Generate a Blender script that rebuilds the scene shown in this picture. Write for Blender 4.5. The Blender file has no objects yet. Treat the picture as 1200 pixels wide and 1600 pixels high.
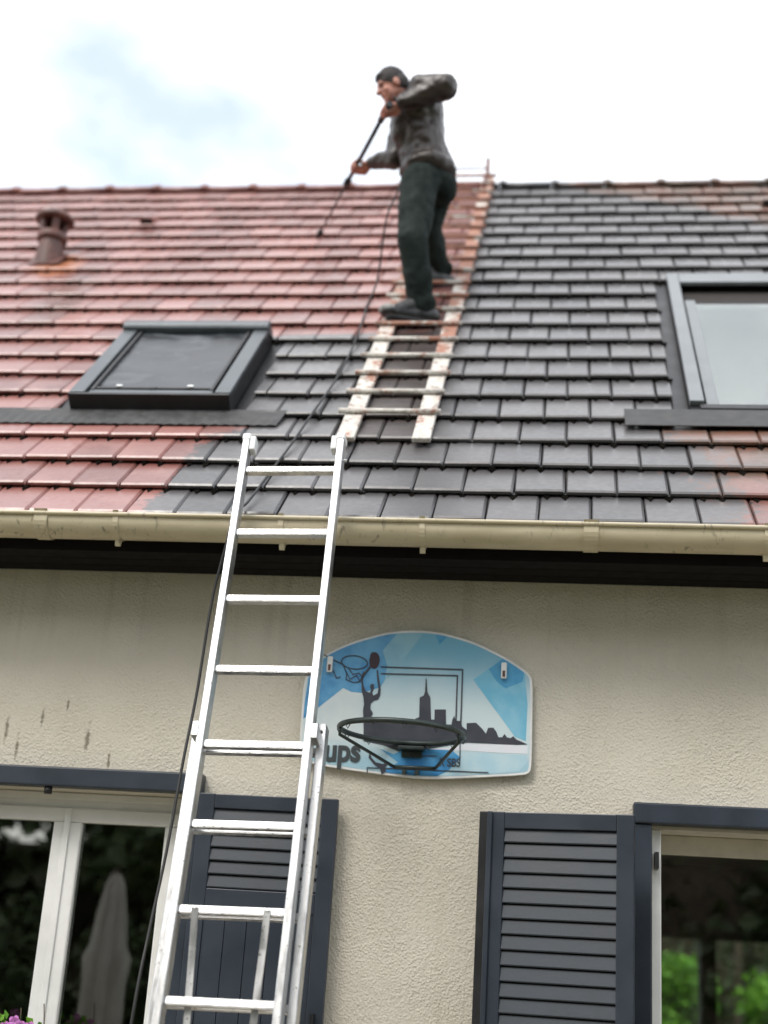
import bpy, bmesh, math, random
from mathutils import Vector, Matrix, Euler, noise
from mathutils.geometry import tessellate_polygon
random.seed(7)
scene = bpy.context.scene
col = scene.collection
R = math.radians

# ------------------------------------------------------------------ camera
cam_data = bpy.data.cameras.new('camera')
cam = bpy.data.objects.new('camera', cam_data); col.objects.link(cam)
RT = Vector((0.9910027834, 0.1184354851, 0.0623419534))
UP = Vector((-0.0198273250, -0.3307413881, 0.9435131220))
FW = Vector((-0.1323644985, 0.9362602042, 0.3254173773))
m = Matrix((RT, UP, -FW)).transposed().to_4x4()
m.translation = Vector((0.0, -5.35, 1.55))
cam.matrix_world = m
cam_data.sensor_fit = 'VERTICAL'; cam_data.sensor_height = 36.0; cam_data.sensor_width = 27.0
cam_data.lens = 2150.0 / 1600.0 * 36.0
cam_data.clip_end = 2000.0; cam_data.clip_start = 0.05
cam_data.dof.use_dof = True
cam_data.dof.focus_distance = 4.95
cam_data.dof.aperture_fstop = 1.2
scene.camera = cam

# ------------------------------------------------------------------ world, sun, exposure
SUN_EL, SUN_AZ = R(50), R(212)           # high, veiled by cloud, in front of the wall and to the left
world = bpy.data.worlds.new('World'); scene.world = world; world.use_nodes = True
wt = world.node_tree; wt.nodes.clear()
wo = wt.nodes.new('ShaderNodeOutputWorld'); bg = wt.nodes.new('ShaderNodeBackground')
sky = wt.nodes.new('ShaderNodeTexSky'); sky.sky_type = 'NISHITA'; sky.sun_disc = False
sky.sun_elevation = SUN_EL; sky.sun_rotation = SUN_AZ; sky.dust_density = 2.0
tcw = wt.nodes.new('ShaderNodeTexCoord'); mpw = wt.nodes.new('ShaderNodeMapping')
mpw.inputs['Scale'].default_value = (1.0, 1.0, 1.7); mpw.inputs['Location'].default_value = (0.35, 0.2, 0.1)
nzw = wt.nodes.new('ShaderNodeTexNoise'); nzw.inputs['Scale'].default_value = 2.6; nzw.inputs['Detail'].default_value = 7.0; nzw.inputs['Roughness'].default_value = 0.55
rmw = wt.nodes.new('ShaderNodeValToRGB'); rmw.color_ramp.elements[0].position = 0.33; rmw.color_ramp.elements[1].position = 0.59
rmw.color_ramp.elements[0].color = (0.25, 0.25, 0.25, 1)
mxw = wt.nodes.new('ShaderNodeMix'); mxw.data_type = 'RGBA'
mxw.inputs['B'].default_value = (13.6, 13.8, 14.1, 1)
gnw = wt.nodes.new('ShaderNodeMix'); gnw.data_type = 'RGBA'; gnw.blend_type = 'MULTIPLY'; gnw.inputs['Factor'].default_value = 1.0
gnw.inputs['B'].default_value = (2.5, 2.35, 2.0, 1)
wt.links.new(tcw.outputs['Generated'], mpw.inputs['Vector']); wt.links.new(mpw.outputs['Vector'], nzw.inputs['Vector'])
wt.links.new(nzw.outputs['Fac'], rmw.inputs['Fac']); wt.links.new(rmw.outputs['Color'], mxw.inputs['Factor'])
wt.links.new(sky.outputs['Color'], gnw.inputs['A']); wt.links.new(gnw.outputs['Result'], mxw.inputs['A'])
wt.links.new(mxw.outputs['Result'], bg.inputs['Color']); bg.inputs['Strength'].default_value = 0.1
wt.links.new(bg.outputs['Background'], wo.inputs['Surface'])

sun_data = bpy.data.lights.new('sun', 'SUN'); sun_data.energy = 1.5; sun_data.angle = R(22); sun_data.color = (1.0, 0.97, 0.92)
sun = bpy.data.objects.new('sun', sun_data); col.objects.link(sun)
# sun_rotation is clockwise from +Y seen from above
sd = Vector((math.sin(SUN_AZ) * math.cos(SUN_EL), math.cos(SUN_AZ) * math.cos(SUN_EL), math.sin(SUN_EL)))
sun.rotation_euler = sd.to_track_quat('Z', 'Y').to_euler()
sun.location = sd * 30

scene.view_settings.view_transform = 'Standard'
scene.view_settings.look = 'None'
scene.view_settings.gamma = 1.0
scene.view_settings.use_curve_mapping = False
scene.view_settings.exposure = 0.55
scene.render.engine = 'CYCLES'
scene.cycles.max_bounces = 5; scene.cycles.diffuse_bounces = 3; scene.cycles.glossy_bounces = 2; scene.cycles.transmission_bounces = 4; scene.cycles.transparent_max_bounces = 6

# ------------------------------------------------------------------ constants measured from the photograph (metres)
BOARD = {'outline': [(-1.0299, 2.695), (-1.0, 2.743), (-0.9493, 2.7919), (-0.8844, 2.8282), (-0.8213, 2.854), (-0.7199, 2.8863), (-0.6559, 2.8963), (-0.5917, 2.901), (-0.5274, 2.8991), (-0.4629, 2.8894), (-0.3985, 2.8732), (-0.3341, 2.8519), (-0.2314, 2.8036), (-0.1598, 2.7598), (-0.1317, 2.7353), (-0.1235, 2.7076), (-0.1205, 2.5967), (-0.1184, 2.3865), (-0.1237, 2.357), (-0.1477, 2.3462), (-0.289, 2.3325), (-0.4606, 2.3174), (-0.547, 2.3148), (-0.6343, 2.3194), (-0.7853, 2.3324), (-0.9378, 2.3479), (-0.9972, 2.3603), (-1.0187, 2.3743), (-1.0267, 2.409), (-1.0275, 2.5101)], 'blue_field': [(-1.0107, 2.6903), (-0.9788, 2.7461), (-0.9456, 2.7866), (-0.8938, 2.8223), (-0.8236, 2.8569), (-0.7435, 2.8798), (-0.6628, 2.8897), (-0.7213, 2.8144), (-0.6993, 2.7514), (-0.7031, 2.697), (-0.7207, 2.6648), (-0.7951, 2.6396), (-0.8356, 2.6426), (-0.8681, 2.6566), (-0.9566, 2.5796), (-1.024, 2.5234)], 'blue_mid': [(-0.6628, 2.8897), (-0.5912, 2.8985), (-0.5552, 2.8987), (-0.6215, 2.7995), (-0.696, 2.6972), (-0.6981, 2.7605), (-0.7195, 2.8144)], 'small_triangle': [(-0.5163, 2.8917), (-0.4605, 2.8844), (-0.4943, 2.8458)], 'diamond': [(-0.2398, 2.7991), (-0.3552, 2.7097), (-0.1863, 2.4917), (-0.1428, 2.4762), (-0.14, 2.6202), (-0.1548, 2.742)], 'diamond_core': [(-0.2398, 2.7991), (-0.2954, 2.754), (-0.2629, 2.7041), (-0.227, 2.6788), (-0.1625, 2.7078), (-0.1566, 2.7437)], 'pale_field': [(-0.8681, 2.6566), (-0.8356, 2.6426), (-0.7906, 2.6398), (-0.7789, 2.5332), (-0.7735, 2.4541), (-0.9195, 2.448), (-1.0085, 2.4443), (-1.0243, 2.5056), (-0.9566, 2.5796)], 'snow': [(-0.5216, 2.4281), (-0.4266, 2.4426), (-0.3665, 2.4581), (-0.1355, 2.4593), (-0.1346, 2.4274), (-0.2358, 2.4265), (-0.3913, 2.4302), (-0.4604, 2.4221)], 'deep_blue': [(-0.7052, 2.422), (-0.6514, 2.4035), (-0.6004, 2.43), (-0.5304, 2.4295), (-0.4259, 2.4287), (-0.39, 2.4009), (-0.4394, 2.3471), (-0.4816, 2.3264), (-0.6291, 2.3232), (-0.7078, 2.3248), (-0.6321, 2.3731)], 'mid_water': [(-0.4419, 2.3987), (-0.3911, 2.425), (-0.2356, 2.4214), (-0.1369, 2.4205), (-0.1362, 2.3948), (-0.1651, 2.3594), (-0.3014, 2.343), (-0.473, 2.3268)], 'skyline': [(-0.5841, 2.5305), (-0.5736, 2.5468), (-0.5598, 2.5526), (-0.5623, 2.6305), (-0.5468, 2.6383), (-0.5423, 2.6536), (-0.5425, 2.7073), (-0.5389, 2.7075), (-0.5326, 2.654), (-0.5198, 2.6304), (-0.5128, 2.5457), (-0.4996, 2.5444), (-0.5008, 2.585), (-0.4569, 2.5867), (-0.4533, 2.5287), (-0.4323, 2.5278), (-0.4297, 2.5472), (-0.4234, 2.5633), (-0.4156, 2.5443), (-0.3963, 2.5433), (-0.3901, 2.5225), (-0.3722, 2.5101), (-0.3733, 2.5363), (-0.3369, 2.5396), (-0.3125, 2.517), (-0.2971, 2.4984), (-0.2893, 2.5214), (-0.2694, 2.5231), (-0.2576, 2.5087), (-0.2482, 2.4865), (-0.2335, 2.4871), (-0.2254, 2.5005), (-0.2154, 2.4879), (-0.2016, 2.485), (-0.1915, 2.4932), (-0.179, 2.4807), (-0.1356, 2.4636), (-0.1767, 2.4601), (-0.3666, 2.4607), (-0.4269, 2.4495), (-0.5174, 2.43), (-0.5655, 2.4315), (-0.6002, 2.4265), (-0.6345, 2.4146), (-0.6615, 2.4256), (-0.6975, 2.4381), (-0.742, 2.4449), (-0.7723, 2.4489), (-0.778, 2.52), (-0.7297, 2.5281), (-0.6588, 2.5257)], 'player': [(-0.7631, 2.8056), (-0.7496, 2.8061), (-0.738, 2.7937), (-0.7363, 2.7682), (-0.7441, 2.7498), (-0.7584, 2.7475), (-0.7715, 2.7289), (-0.7862, 2.7075), (-0.7924, 2.6919), (-0.7872, 2.6687), (-0.7768, 2.6475), (-0.7603, 2.6409), (-0.7558, 2.6545), (-0.7619, 2.666), (-0.7574, 2.6779), (-0.7465, 2.6756), (-0.7453, 2.6576), (-0.7514, 2.6412), (-0.7453, 2.6307), (-0.7299, 2.6403), (-0.7276, 2.6601), (-0.7352, 2.6958), (-0.7394, 2.7318), (-0.7342, 2.7356), (-0.7263, 2.6961), (-0.7184, 2.6559), (-0.7186, 2.6317), (-0.7265, 2.6153), (-0.7439, 2.6093), (-0.7539, 2.5982), (-0.7544, 2.5786), (-0.7424, 2.5595), (-0.7472, 2.5505), (-0.7497, 2.5344), (-0.7417, 2.5082), (-0.7251, 2.4562), (-0.7732, 2.4489), (-0.7774, 2.5244), (-0.7831, 2.5686), (-0.7804, 2.5954), (-0.7849, 2.6221), (-0.7927, 2.6442), (-0.7973, 2.6845), (-0.8015, 2.6934), (-0.7906, 2.7191), (-0.7691, 2.7471), (-0.7693, 2.7762), (-0.7688, 2.7963)], 'scribble': [(-0.7468, 2.4115), (-0.7363, 2.3859), (-0.7194, 2.3693), (-0.691, 2.3636), (-0.676, 2.3755), (-0.67, 2.3645), (-0.6814, 2.3502), (-0.677, 2.3365), (-0.6936, 2.322), (-0.7003, 2.3441), (-0.7277, 2.362), (-0.7486, 2.3853)], 'lines': {'box_outer': [(-0.7214, 2.7468), (-0.3982, 2.7475), (-0.396, 2.538)], 'box_inner': [(-0.7197, 2.7197), (-0.4174, 2.7225), (-0.4153, 2.5389)], 'foot_line': [(-0.7512, 2.347), (-0.5261, 2.3483), (-0.2827, 2.3489)], 'corner_line': [(-0.7512, 2.347), (-0.75, 2.328)], 'bluedash': [(-0.616, 2.398), (-0.4855, 2.4036)], 'pole': [(-0.3952, 2.4595), (-0.3931, 2.3749)], 'doodle_neck': [(-0.9547, 2.788), (-0.9075, 2.764), (-0.875, 2.7523)], 'net1': [(-0.8748, 2.7496), (-0.8588, 2.7165), (-0.8588, 2.6912), (-0.8292, 2.6796), (-0.8026, 2.6842), (-0.791, 2.7253)], 'net2': [(-0.8511, 2.735), (-0.8333, 2.712), (-0.8085, 2.7184), (-0.7948, 2.7026)], 'net3': [(-0.8641, 2.7272), (-0.8435, 2.6917), (-0.8177, 2.709), (-0.8026, 2.6842)], 'loop': [(-0.9137, 2.7255), (-0.8978, 2.6943), (-0.883, 2.7012)]}, 'doodle_ring': [(-0.7779, 2.7588), (-0.7793, 2.7518), (-0.784, 2.7455), (-0.792, 2.7403), (-0.8025, 2.7364), (-0.815, 2.7343), (-0.8285, 2.734), (-0.8421, 2.7355), (-0.855, 2.7388), (-0.8662, 2.7436), (-0.875, 2.7496), (-0.8807, 2.7564), (-0.883, 2.7636), (-0.8817, 2.7706), (-0.877, 2.7769), (-0.869, 2.7822), (-0.8584, 2.7861), (-0.8459, 2.7882), (-0.8323, 2.7885), (-0.8186, 2.787), (-0.8058, 2.7836), (-0.7946, 2.7788), (-0.7859, 2.7728), (-0.7802, 2.7659)], 'text_ups': [(-0.9222, 2.3673), (-0.7811, 2.3709)], 'text_ups_h': 0.04871929446276946, 'text_small': [(-0.4714, 2.3646), (-0.3911, 2.3664)], 'clips': [(-0.9272, 2.7479), (-0.2354, 2.7471)]}
J = {'ankle_n': (-0.804, 1.22, 4.993), 'toe_n': (-0.968, 1.16, 4.904), 'heel_n': (-0.768, 1.26, 4.96), 'knee_n': (-0.854, 1.1, 5.344), 'hip_n': (-0.854, 1.22, 5.774), 'ankle_f': (-0.777, 1.72, 5.483), 'toe_f': (-0.838, 1.68, 5.432), 'knee_f': (-0.827, 1.5, 5.671), 'hip_f': (-0.773, 1.42, 5.902), 'pelvis': (-0.809, 1.33, 5.899), 'butt': (-0.73, 1.36, 5.863), 'waist': (-0.857, 1.3, 6.031), 'chest': (-0.894, 1.26, 6.243), 'neckb': (-0.943, 1.25, 6.344), 'neck': (-0.981, 1.2, 6.339), 'head': (-1.041, 1.18, 6.399), 'sh_n': (-0.843, 1.08, 6.282), 'el_n': (-0.703, 1.04, 6.271), 'wr_n': (-0.94, 0.98, 6.161), 'hand_n': (-1.001, 0.97, 6.122), 'sh_f': (-0.995, 1.42, 6.424), 'el_f': (-1.025, 1.42, 6.054), 'wr_f': (-1.161, 1.36, 5.966), 'hand_f': (-1.226, 1.33, 5.947), 'lance_top': (-1.012, 1.0, 6.144), 'lance_mid': (-1.29, 1.45, 5.936), 'nozzle': (-1.613, 2.251, 6.053)}

A = R(45.8)                                 # roof pitch
CA, SA = math.cos(A), math.sin(A)
E0 = Vector((0, -0.32, 3.2666))             # eaves line of the tile plane
def RP(x, s, h=0.0):                        # roof coordinates -> world
    return Vector((x, E0.y + s * CA - h * SA, E0.z + s * SA + h * CA))

# ------------------------------------------------------------------ helpers
def tag(o, label=None, cat=None, group=None, kind=None):
    if label: o['label'] = label
    if cat: o['category'] = cat
    if group: o['group'] = group
    if kind: o['kind'] = kind
    return o

def empty(name, loc=(0, 0, 0), rot=(0, 0, 0), parent=None):
    o = bpy.data.objects.new(name, None); col.objects.link(o)
    o.location = loc; o.rotation_euler = rot; o.parent = parent
    o.empty_display_size = 0.1
    return o

class MB:
    """collects simple shapes and links them as one mesh object"""
    def __init__(self): self.v = []; self.f = []; self.mi = []; self.sm = []
    def add(self, vs, fs, mi=0, smooth=False):
        b = len(self.v); self.v += [tuple(p) for p in vs]
        for f in fs:
            self.f.append([b + i for i in f]); self.mi.append(mi); self.sm.append(smooth)
        return self
    def box(self, x0, x1, y0, y1, z0, z1, mi=0, M=None):
        vs = [Vector((x, y, z)) for x in (x0, x1) for y in (y0, y1) for z in (z0, z1)]
        if M is not None: vs = [M @ p for p in vs]
        return self.add(vs, [(0, 1, 3, 2), (4, 6, 7, 5), (0, 4, 5, 1), (2, 3, 7, 6), (0, 2, 6, 4), (1, 5, 7, 3)], mi)
    def prism(self, pts, axis_vec, mi=0, smooth=False):
        n = len(pts); a = [Vector(p) for p in pts]; b = [p + Vector(axis_vec) for p in a]
        fs = [(i, (i + 1) % n, n + (i + 1) % n, n + i) for i in range(n)]
        fs.append(tuple(reversed(range(n)))); fs.append(tuple(range(n, 2 * n)))
        return self.add(a + b, fs, mi, smooth)
    def tube(self, pts, r, n=8, mi=0, caps=True, smooth=True):
        pts = [Vector(p) for p in pts]; rs = r if isinstance(r, (list, tuple)) else [r] * len(pts)
        vs = []; fs = []; prev = None
        for i, p in enumerate(pts):
            t = (pts[min(i + 1, len(pts) - 1)] - pts[max(i - 1, 0)]).normalized()
            if prev is None:
                u = t.orthogonal().normalized()
            else:
                u = (prev - t * prev.dot(t)).normalized()
            prev = u; w = t.cross(u)
            for k in range(n):
                a = 2 * math.pi * k / n
                vs.append(p + (u * math.cos(a) + w * math.sin(a)) * rs[i])
        for i in range(len(pts) - 1):
            for k in range(n):
                fs.append((i * n + k, i * n + (k + 1) % n, (i + 1) * n + (k + 1) % n, (i + 1) * n + k))
        self.add(vs, fs, mi, smooth)
        if caps:
            b = len(self.v) - len(vs)
            self.f.append([b + k for k in reversed(range(n))]); self.mi.append(mi); self.sm.append(False)
            self.f.append([b + (len(pts) - 1) * n + k for k in range(n)]); self.mi.append(mi); self.sm.append(False)
        return self
    def lathe(self, prof, n=24, c=(0, 0, 0), mi=0, smooth=True, close=False):
        c = Vector(c); vs = []; fs = []; k0 = len(prof)
        for r, z in prof:
            for k in range(n):
                a = 2 * math.pi * k / n
                vs.append(c + Vector((r * math.cos(a), r * math.sin(a), z)))
        for i in range(k0 - 1 + (1 if close else 0)):
            for k in range(n):
                i2 = (i + 1) % k0
                fs.append((i * n + k, i * n + (k + 1) % n, i2 * n + (k + 1) % n, i2 * n + k))
        return self.add(vs, fs, mi, smooth)
    def ellipsoid(self, c, r, rot=None, nu=14, nv=9, mi=0):
        c = Vector(c); vs = []; fs = []
        for j in range(nv + 1):
            th = math.pi * j / nv
            for i in range(nu):
                ph = 2 * math.pi * i / nu
                p = Vector((r[0] * math.sin(th) * math.cos(ph), r[1] * math.sin(th) * math.sin(ph), r[2] * math.cos(th)))
                if rot is not None: p = rot @ p
                vs.append(c + p)
        for j in range(nv):
            for i in range(nu):
                fs.append((j * nu + i, (j + 1) * nu + i, (j + 1) * nu + (i + 1) % nu, j * nu + (i + 1) % nu))
        return self.add(vs, fs, mi, True)
    def capsule(self, a, b, ra, rb, n=12, mi=0):
        a = Vector(a); b = Vector(b); d = (b - a)
        L = d.length or 1e-6; d = d / L
        pts = []; rr = []
        for k in range(4):
            t = math.pi / 2 * (1 - k / 4); pts.append(a - d * ra * math.sin(t)); rr.append(max(ra * math.cos(t), 1e-4))
        pts.append(a); rr.append(ra); pts.append(b); rr.append(rb)
        for k in range(1, 5):
            t = math.pi / 2 * k / 4; pts.append(b + d * rb * math.sin(t)); rr.append(max(rb * math.cos(t), 1e-4))
        return self.tube(pts, rr, n, mi)
    def mesh(self, name, mats):
        me = bpy.data.meshes.new(name); me.from_pydata(self.v, [], self.f)
        for mt in (mats if isinstance(mats, (list, tuple)) else [mats]): me.materials.append(mt)
        me.polygons.foreach_set('material_index', self.mi); me.polygons.foreach_set('use_smooth', self.sm)
        me.update(); return me
    def build(self, name, mats, parent=None, bevel=0.0, fix=False, seg=2):
        me = self.mesh(name, mats)
        if fix:
            bm = bmesh.new(); bm.from_mesh(me); bmesh.ops.recalc_face_normals(bm, faces=bm.faces); bm.to_mesh(me); bm.free()
        o = bpy.data.objects.new(name, me); col.objects.link(o); o.parent = parent
        if bevel:
            b = o.modifiers.new('bevel', 'BEVEL'); b.width = bevel; b.segments = seg; b.limit_method = 'ANGLE'; b.angle_limit = R(35)
        return o

def link_copy(me, name, parent, loc=(0, 0, 0), rot=(0, 0, 0)):
    o = bpy.data.objects.new(name, me); col.objects.link(o); o.parent = parent; o.location = loc; o.rotation_euler = rot
    return o

# ------------------------------------------------------------------ materials
class NT:
    def __init__(self, name):
        self.m = bpy.data.materials.new(name); self.m.use_nodes = True
        self.t = self.m.node_tree; self.t.nodes.clear()
        self.out = self.n('ShaderNodeOutputMaterial'); self.b = self.n('ShaderNodeBsdfPrincipled')
        self.l(self.b.outputs[0], self.out.inputs['Surface'])
    def n(self, t, **kw):
        x = self.t.nodes.new(t)
        for k, v in kw.items(): setattr(x, k, v)
        return x
    def l(self, a, b): self.t.links.new(a, b)
    def put(self, sock, v):
        if isinstance(v, bpy.types.NodeSocket): self.l(v, sock)
        else:
            if isinstance(v, tuple) and len(v) == 3 and sock.type == 'RGBA': v = v + (1,)
            sock.default_value = v
    def math(self, op, a, b=0.0, c=0.0, clamp=False):
        x = self.n('ShaderNodeMath', operation=op); x.use_clamp = clamp
        self.put(x.inputs[0], a); self.put(x.inputs[1], b); self.put(x.inputs[2], c); return x.outputs[0]
    def pos(self):
        if not hasattr(self, '_g'): self._g = self.n('ShaderNodeNewGeometry')
        return self._g.outputs['Position']
    def obj(self):
        return self.n('ShaderNodeTexCoord').outputs['Object']
    def scaled(self, v, s):
        x = self.n('ShaderNodeMapping'); self.l(v, x.inputs['Vector']); x.inputs['Scale'].default_value = s; return x.outputs['Vector']
    def noise(self, v, scale, detail=4.0, rough=0.55, dist=0.0):
        x = self.n('ShaderNodeTexNoise'); self.l(v, x.inputs['Vector'])
        x.inputs['Scale'].default_value = scale; x.inputs['Detail'].default_value = detail; x.inputs['Roughness'].default_value = rough; x.inputs['Distortion'].default_value = dist
        return x.outputs['Fac']
    def ramp(self, f, a, b, ca=0.0, cb=1.0):
        x = self.n('ShaderNodeMapRange'); x.interpolation_type = 'SMOOTHSTEP'; self.put(x.inputs['Value'], f)
        x.inputs['From Min'].default_value = a; x.inputs['From Max'].default_value = b; x.inputs['To Min'].default_value = ca; x.inputs['To Max'].default_value = cb
        return x.outputs['Result']
    def mix(self, f, a, b, blend='MIX'):
        x = self.n('ShaderNodeMix', data_type='RGBA'); x.blend_type = blend
        self.put(x.inputs['Factor'], f); self.put(x.inputs['A'], a); self.put(x.inputs['B'], b); return x.outputs['Result']
    def bump(self, h, strength=0.3, dist=0.01, normal=None):
        x = self.n('ShaderNodeBump'); self.l(h, x.inputs['Height']); x.inputs['Strength'].default_value = strength; x.inputs['Distance'].default_value = dist
        if normal is not None: self.l(normal, x.inputs['Normal'])
        self.l(x.outputs[0], self.b.inputs['Normal']); return x.outputs[0]
    def set(self, color=None, rough=None, metal=None, spec=None, coat=None):
        for k, v in (('Base Color', color), ('Roughness', rough), ('Metallic', metal), ('Specular IOR Level', spec), ('Coat Weight', coat)):
            if v is not None: self.put(self.b.inputs[k], v)
        return self

def plain(name, color, rough=0.5, metal=0.0, var=0.12, scale=9.0, bump=0.0, bscale=60.0, spec=None):
    t = NT(name); p = t.pos()
    nz = t.noise(p, scale, 5.0)
    dark = tuple(c * (1 - var * 1.6) for c in color); light = tuple(min(1, c * (1 + var)) for c in color)
    t.set(t.mix(t.ramp(nz, 0.3, 0.7), dark, light), t.ramp(nz, 0.25, 0.75, rough * 0.85, min(1, rough * 1.15)), metal, spec)
    if bump: t.bump(t.noise(p, bscale, 4.0), bump, 0.004)
    return t.m

MAT = {}
def wall_material():
    t = NT('roughcast_render'); p = t.pos()
    big = t.noise(p, 1.3, 5.0); fine = t.noise(p, 95.0, 3.0, 0.6, 0.6); mid = t.noise(p, 46.0, 3.0, 0.55, 0.8)
    c = t.mix(t.ramp(big, 0.3, 0.7), (0.565, 0.525, 0.44), (0.645, 0.605, 0.52))
    c = t.mix(t.ramp(mid, 0.36, 0.2, 0.0, 0.35), c, (0.34, 0.31, 0.24))
    # rain streaks and grime with shapes of their own: a few short runs beside the window
    sep = t.n('ShaderNodeSeparateXYZ'); t.l(p, sep.inputs[0])
    st = None
    for (x, z, w, h) in ((-2.245, 2.44, 0.012, 0.06), (-2.10, 2.50, 0.008, 0.05), (-1.90, 2.42, 0.013, 0.07), (-2.0, 2.55, 0.006, 0.035), (-2.19, 2.37, 0.009, 0.05), (-1.80, 2.34, 0.007, 0.05)):
        dx = t.math('DIVIDE', t.math('SUBTRACT', sep.outputs['X'], x), w); dz = t.math('DIVIDE', t.math('SUBTRACT', sep.outputs['Z'], z), h)
        d = t.math('SQRT', t.math('ADD', t.math('MULTIPLY', dx, dx), t.math('MULTIPLY', dz, dz)))
        d = t.math('ADD', d, t.math('MULTIPLY', t.math('SUBTRACT', mid, 0.5), 2.2))
        s = t.ramp(d, 1.1, 0.2, 0.0, 0.75); st = s if st is None else t.math('MAXIMUM', st, s)
    c = t.mix(st, c, (0.12, 0.10, 0.06))
    run = t.noise(t.scaled(p, (9.0, 9.0, 0.7)), 1.4, 4.0)
    c = t.mix(t.ramp(run, 0.55, 0.75, 0.0, 0.10), c, (0.40, 0.36, 0.27))
    drip = t.math('MULTIPLY', t.ramp(t.noise(t.scaled(p, (14.0, 14.0, 0.5)), 1.0, 4.0), 0.52, 0.72), t.ramp(t.math('ADD', sep.outputs['Z'], t.math('MULTIPLY', big, 0.5)), 2.9, 3.35))
    c = t.mix(t.math('MULTIPLY', drip, 0.20), c, (0.22, 0.19, 0.13))
    t.set(c, 0.93)
    vor = t.n('ShaderNodeTexVoronoi'); t.l(p, vor.inputs['Vector']); vor.inputs['Scale'].default_value = 100.0; vor.feature = 'F1'
    h = t.math('ADD', t.math('MULTIPLY', t.ramp(vor.outputs['Distance'], 0.0, 0.75, 1.0, 0.0), 0.55), t.math('MULTIPLY', fine, 0.9))
    h = t.math('ADD', h, t.math('MULTIPLY', mid, 0.8))
    h = t.math('MULTIPLY', h, t.ramp(t.noise(p, 2.1, 3.0), 0.3, 0.7, 0.45, 1.0))
    t.bump(h, 0.75, 0.0062)
    return t.m

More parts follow.
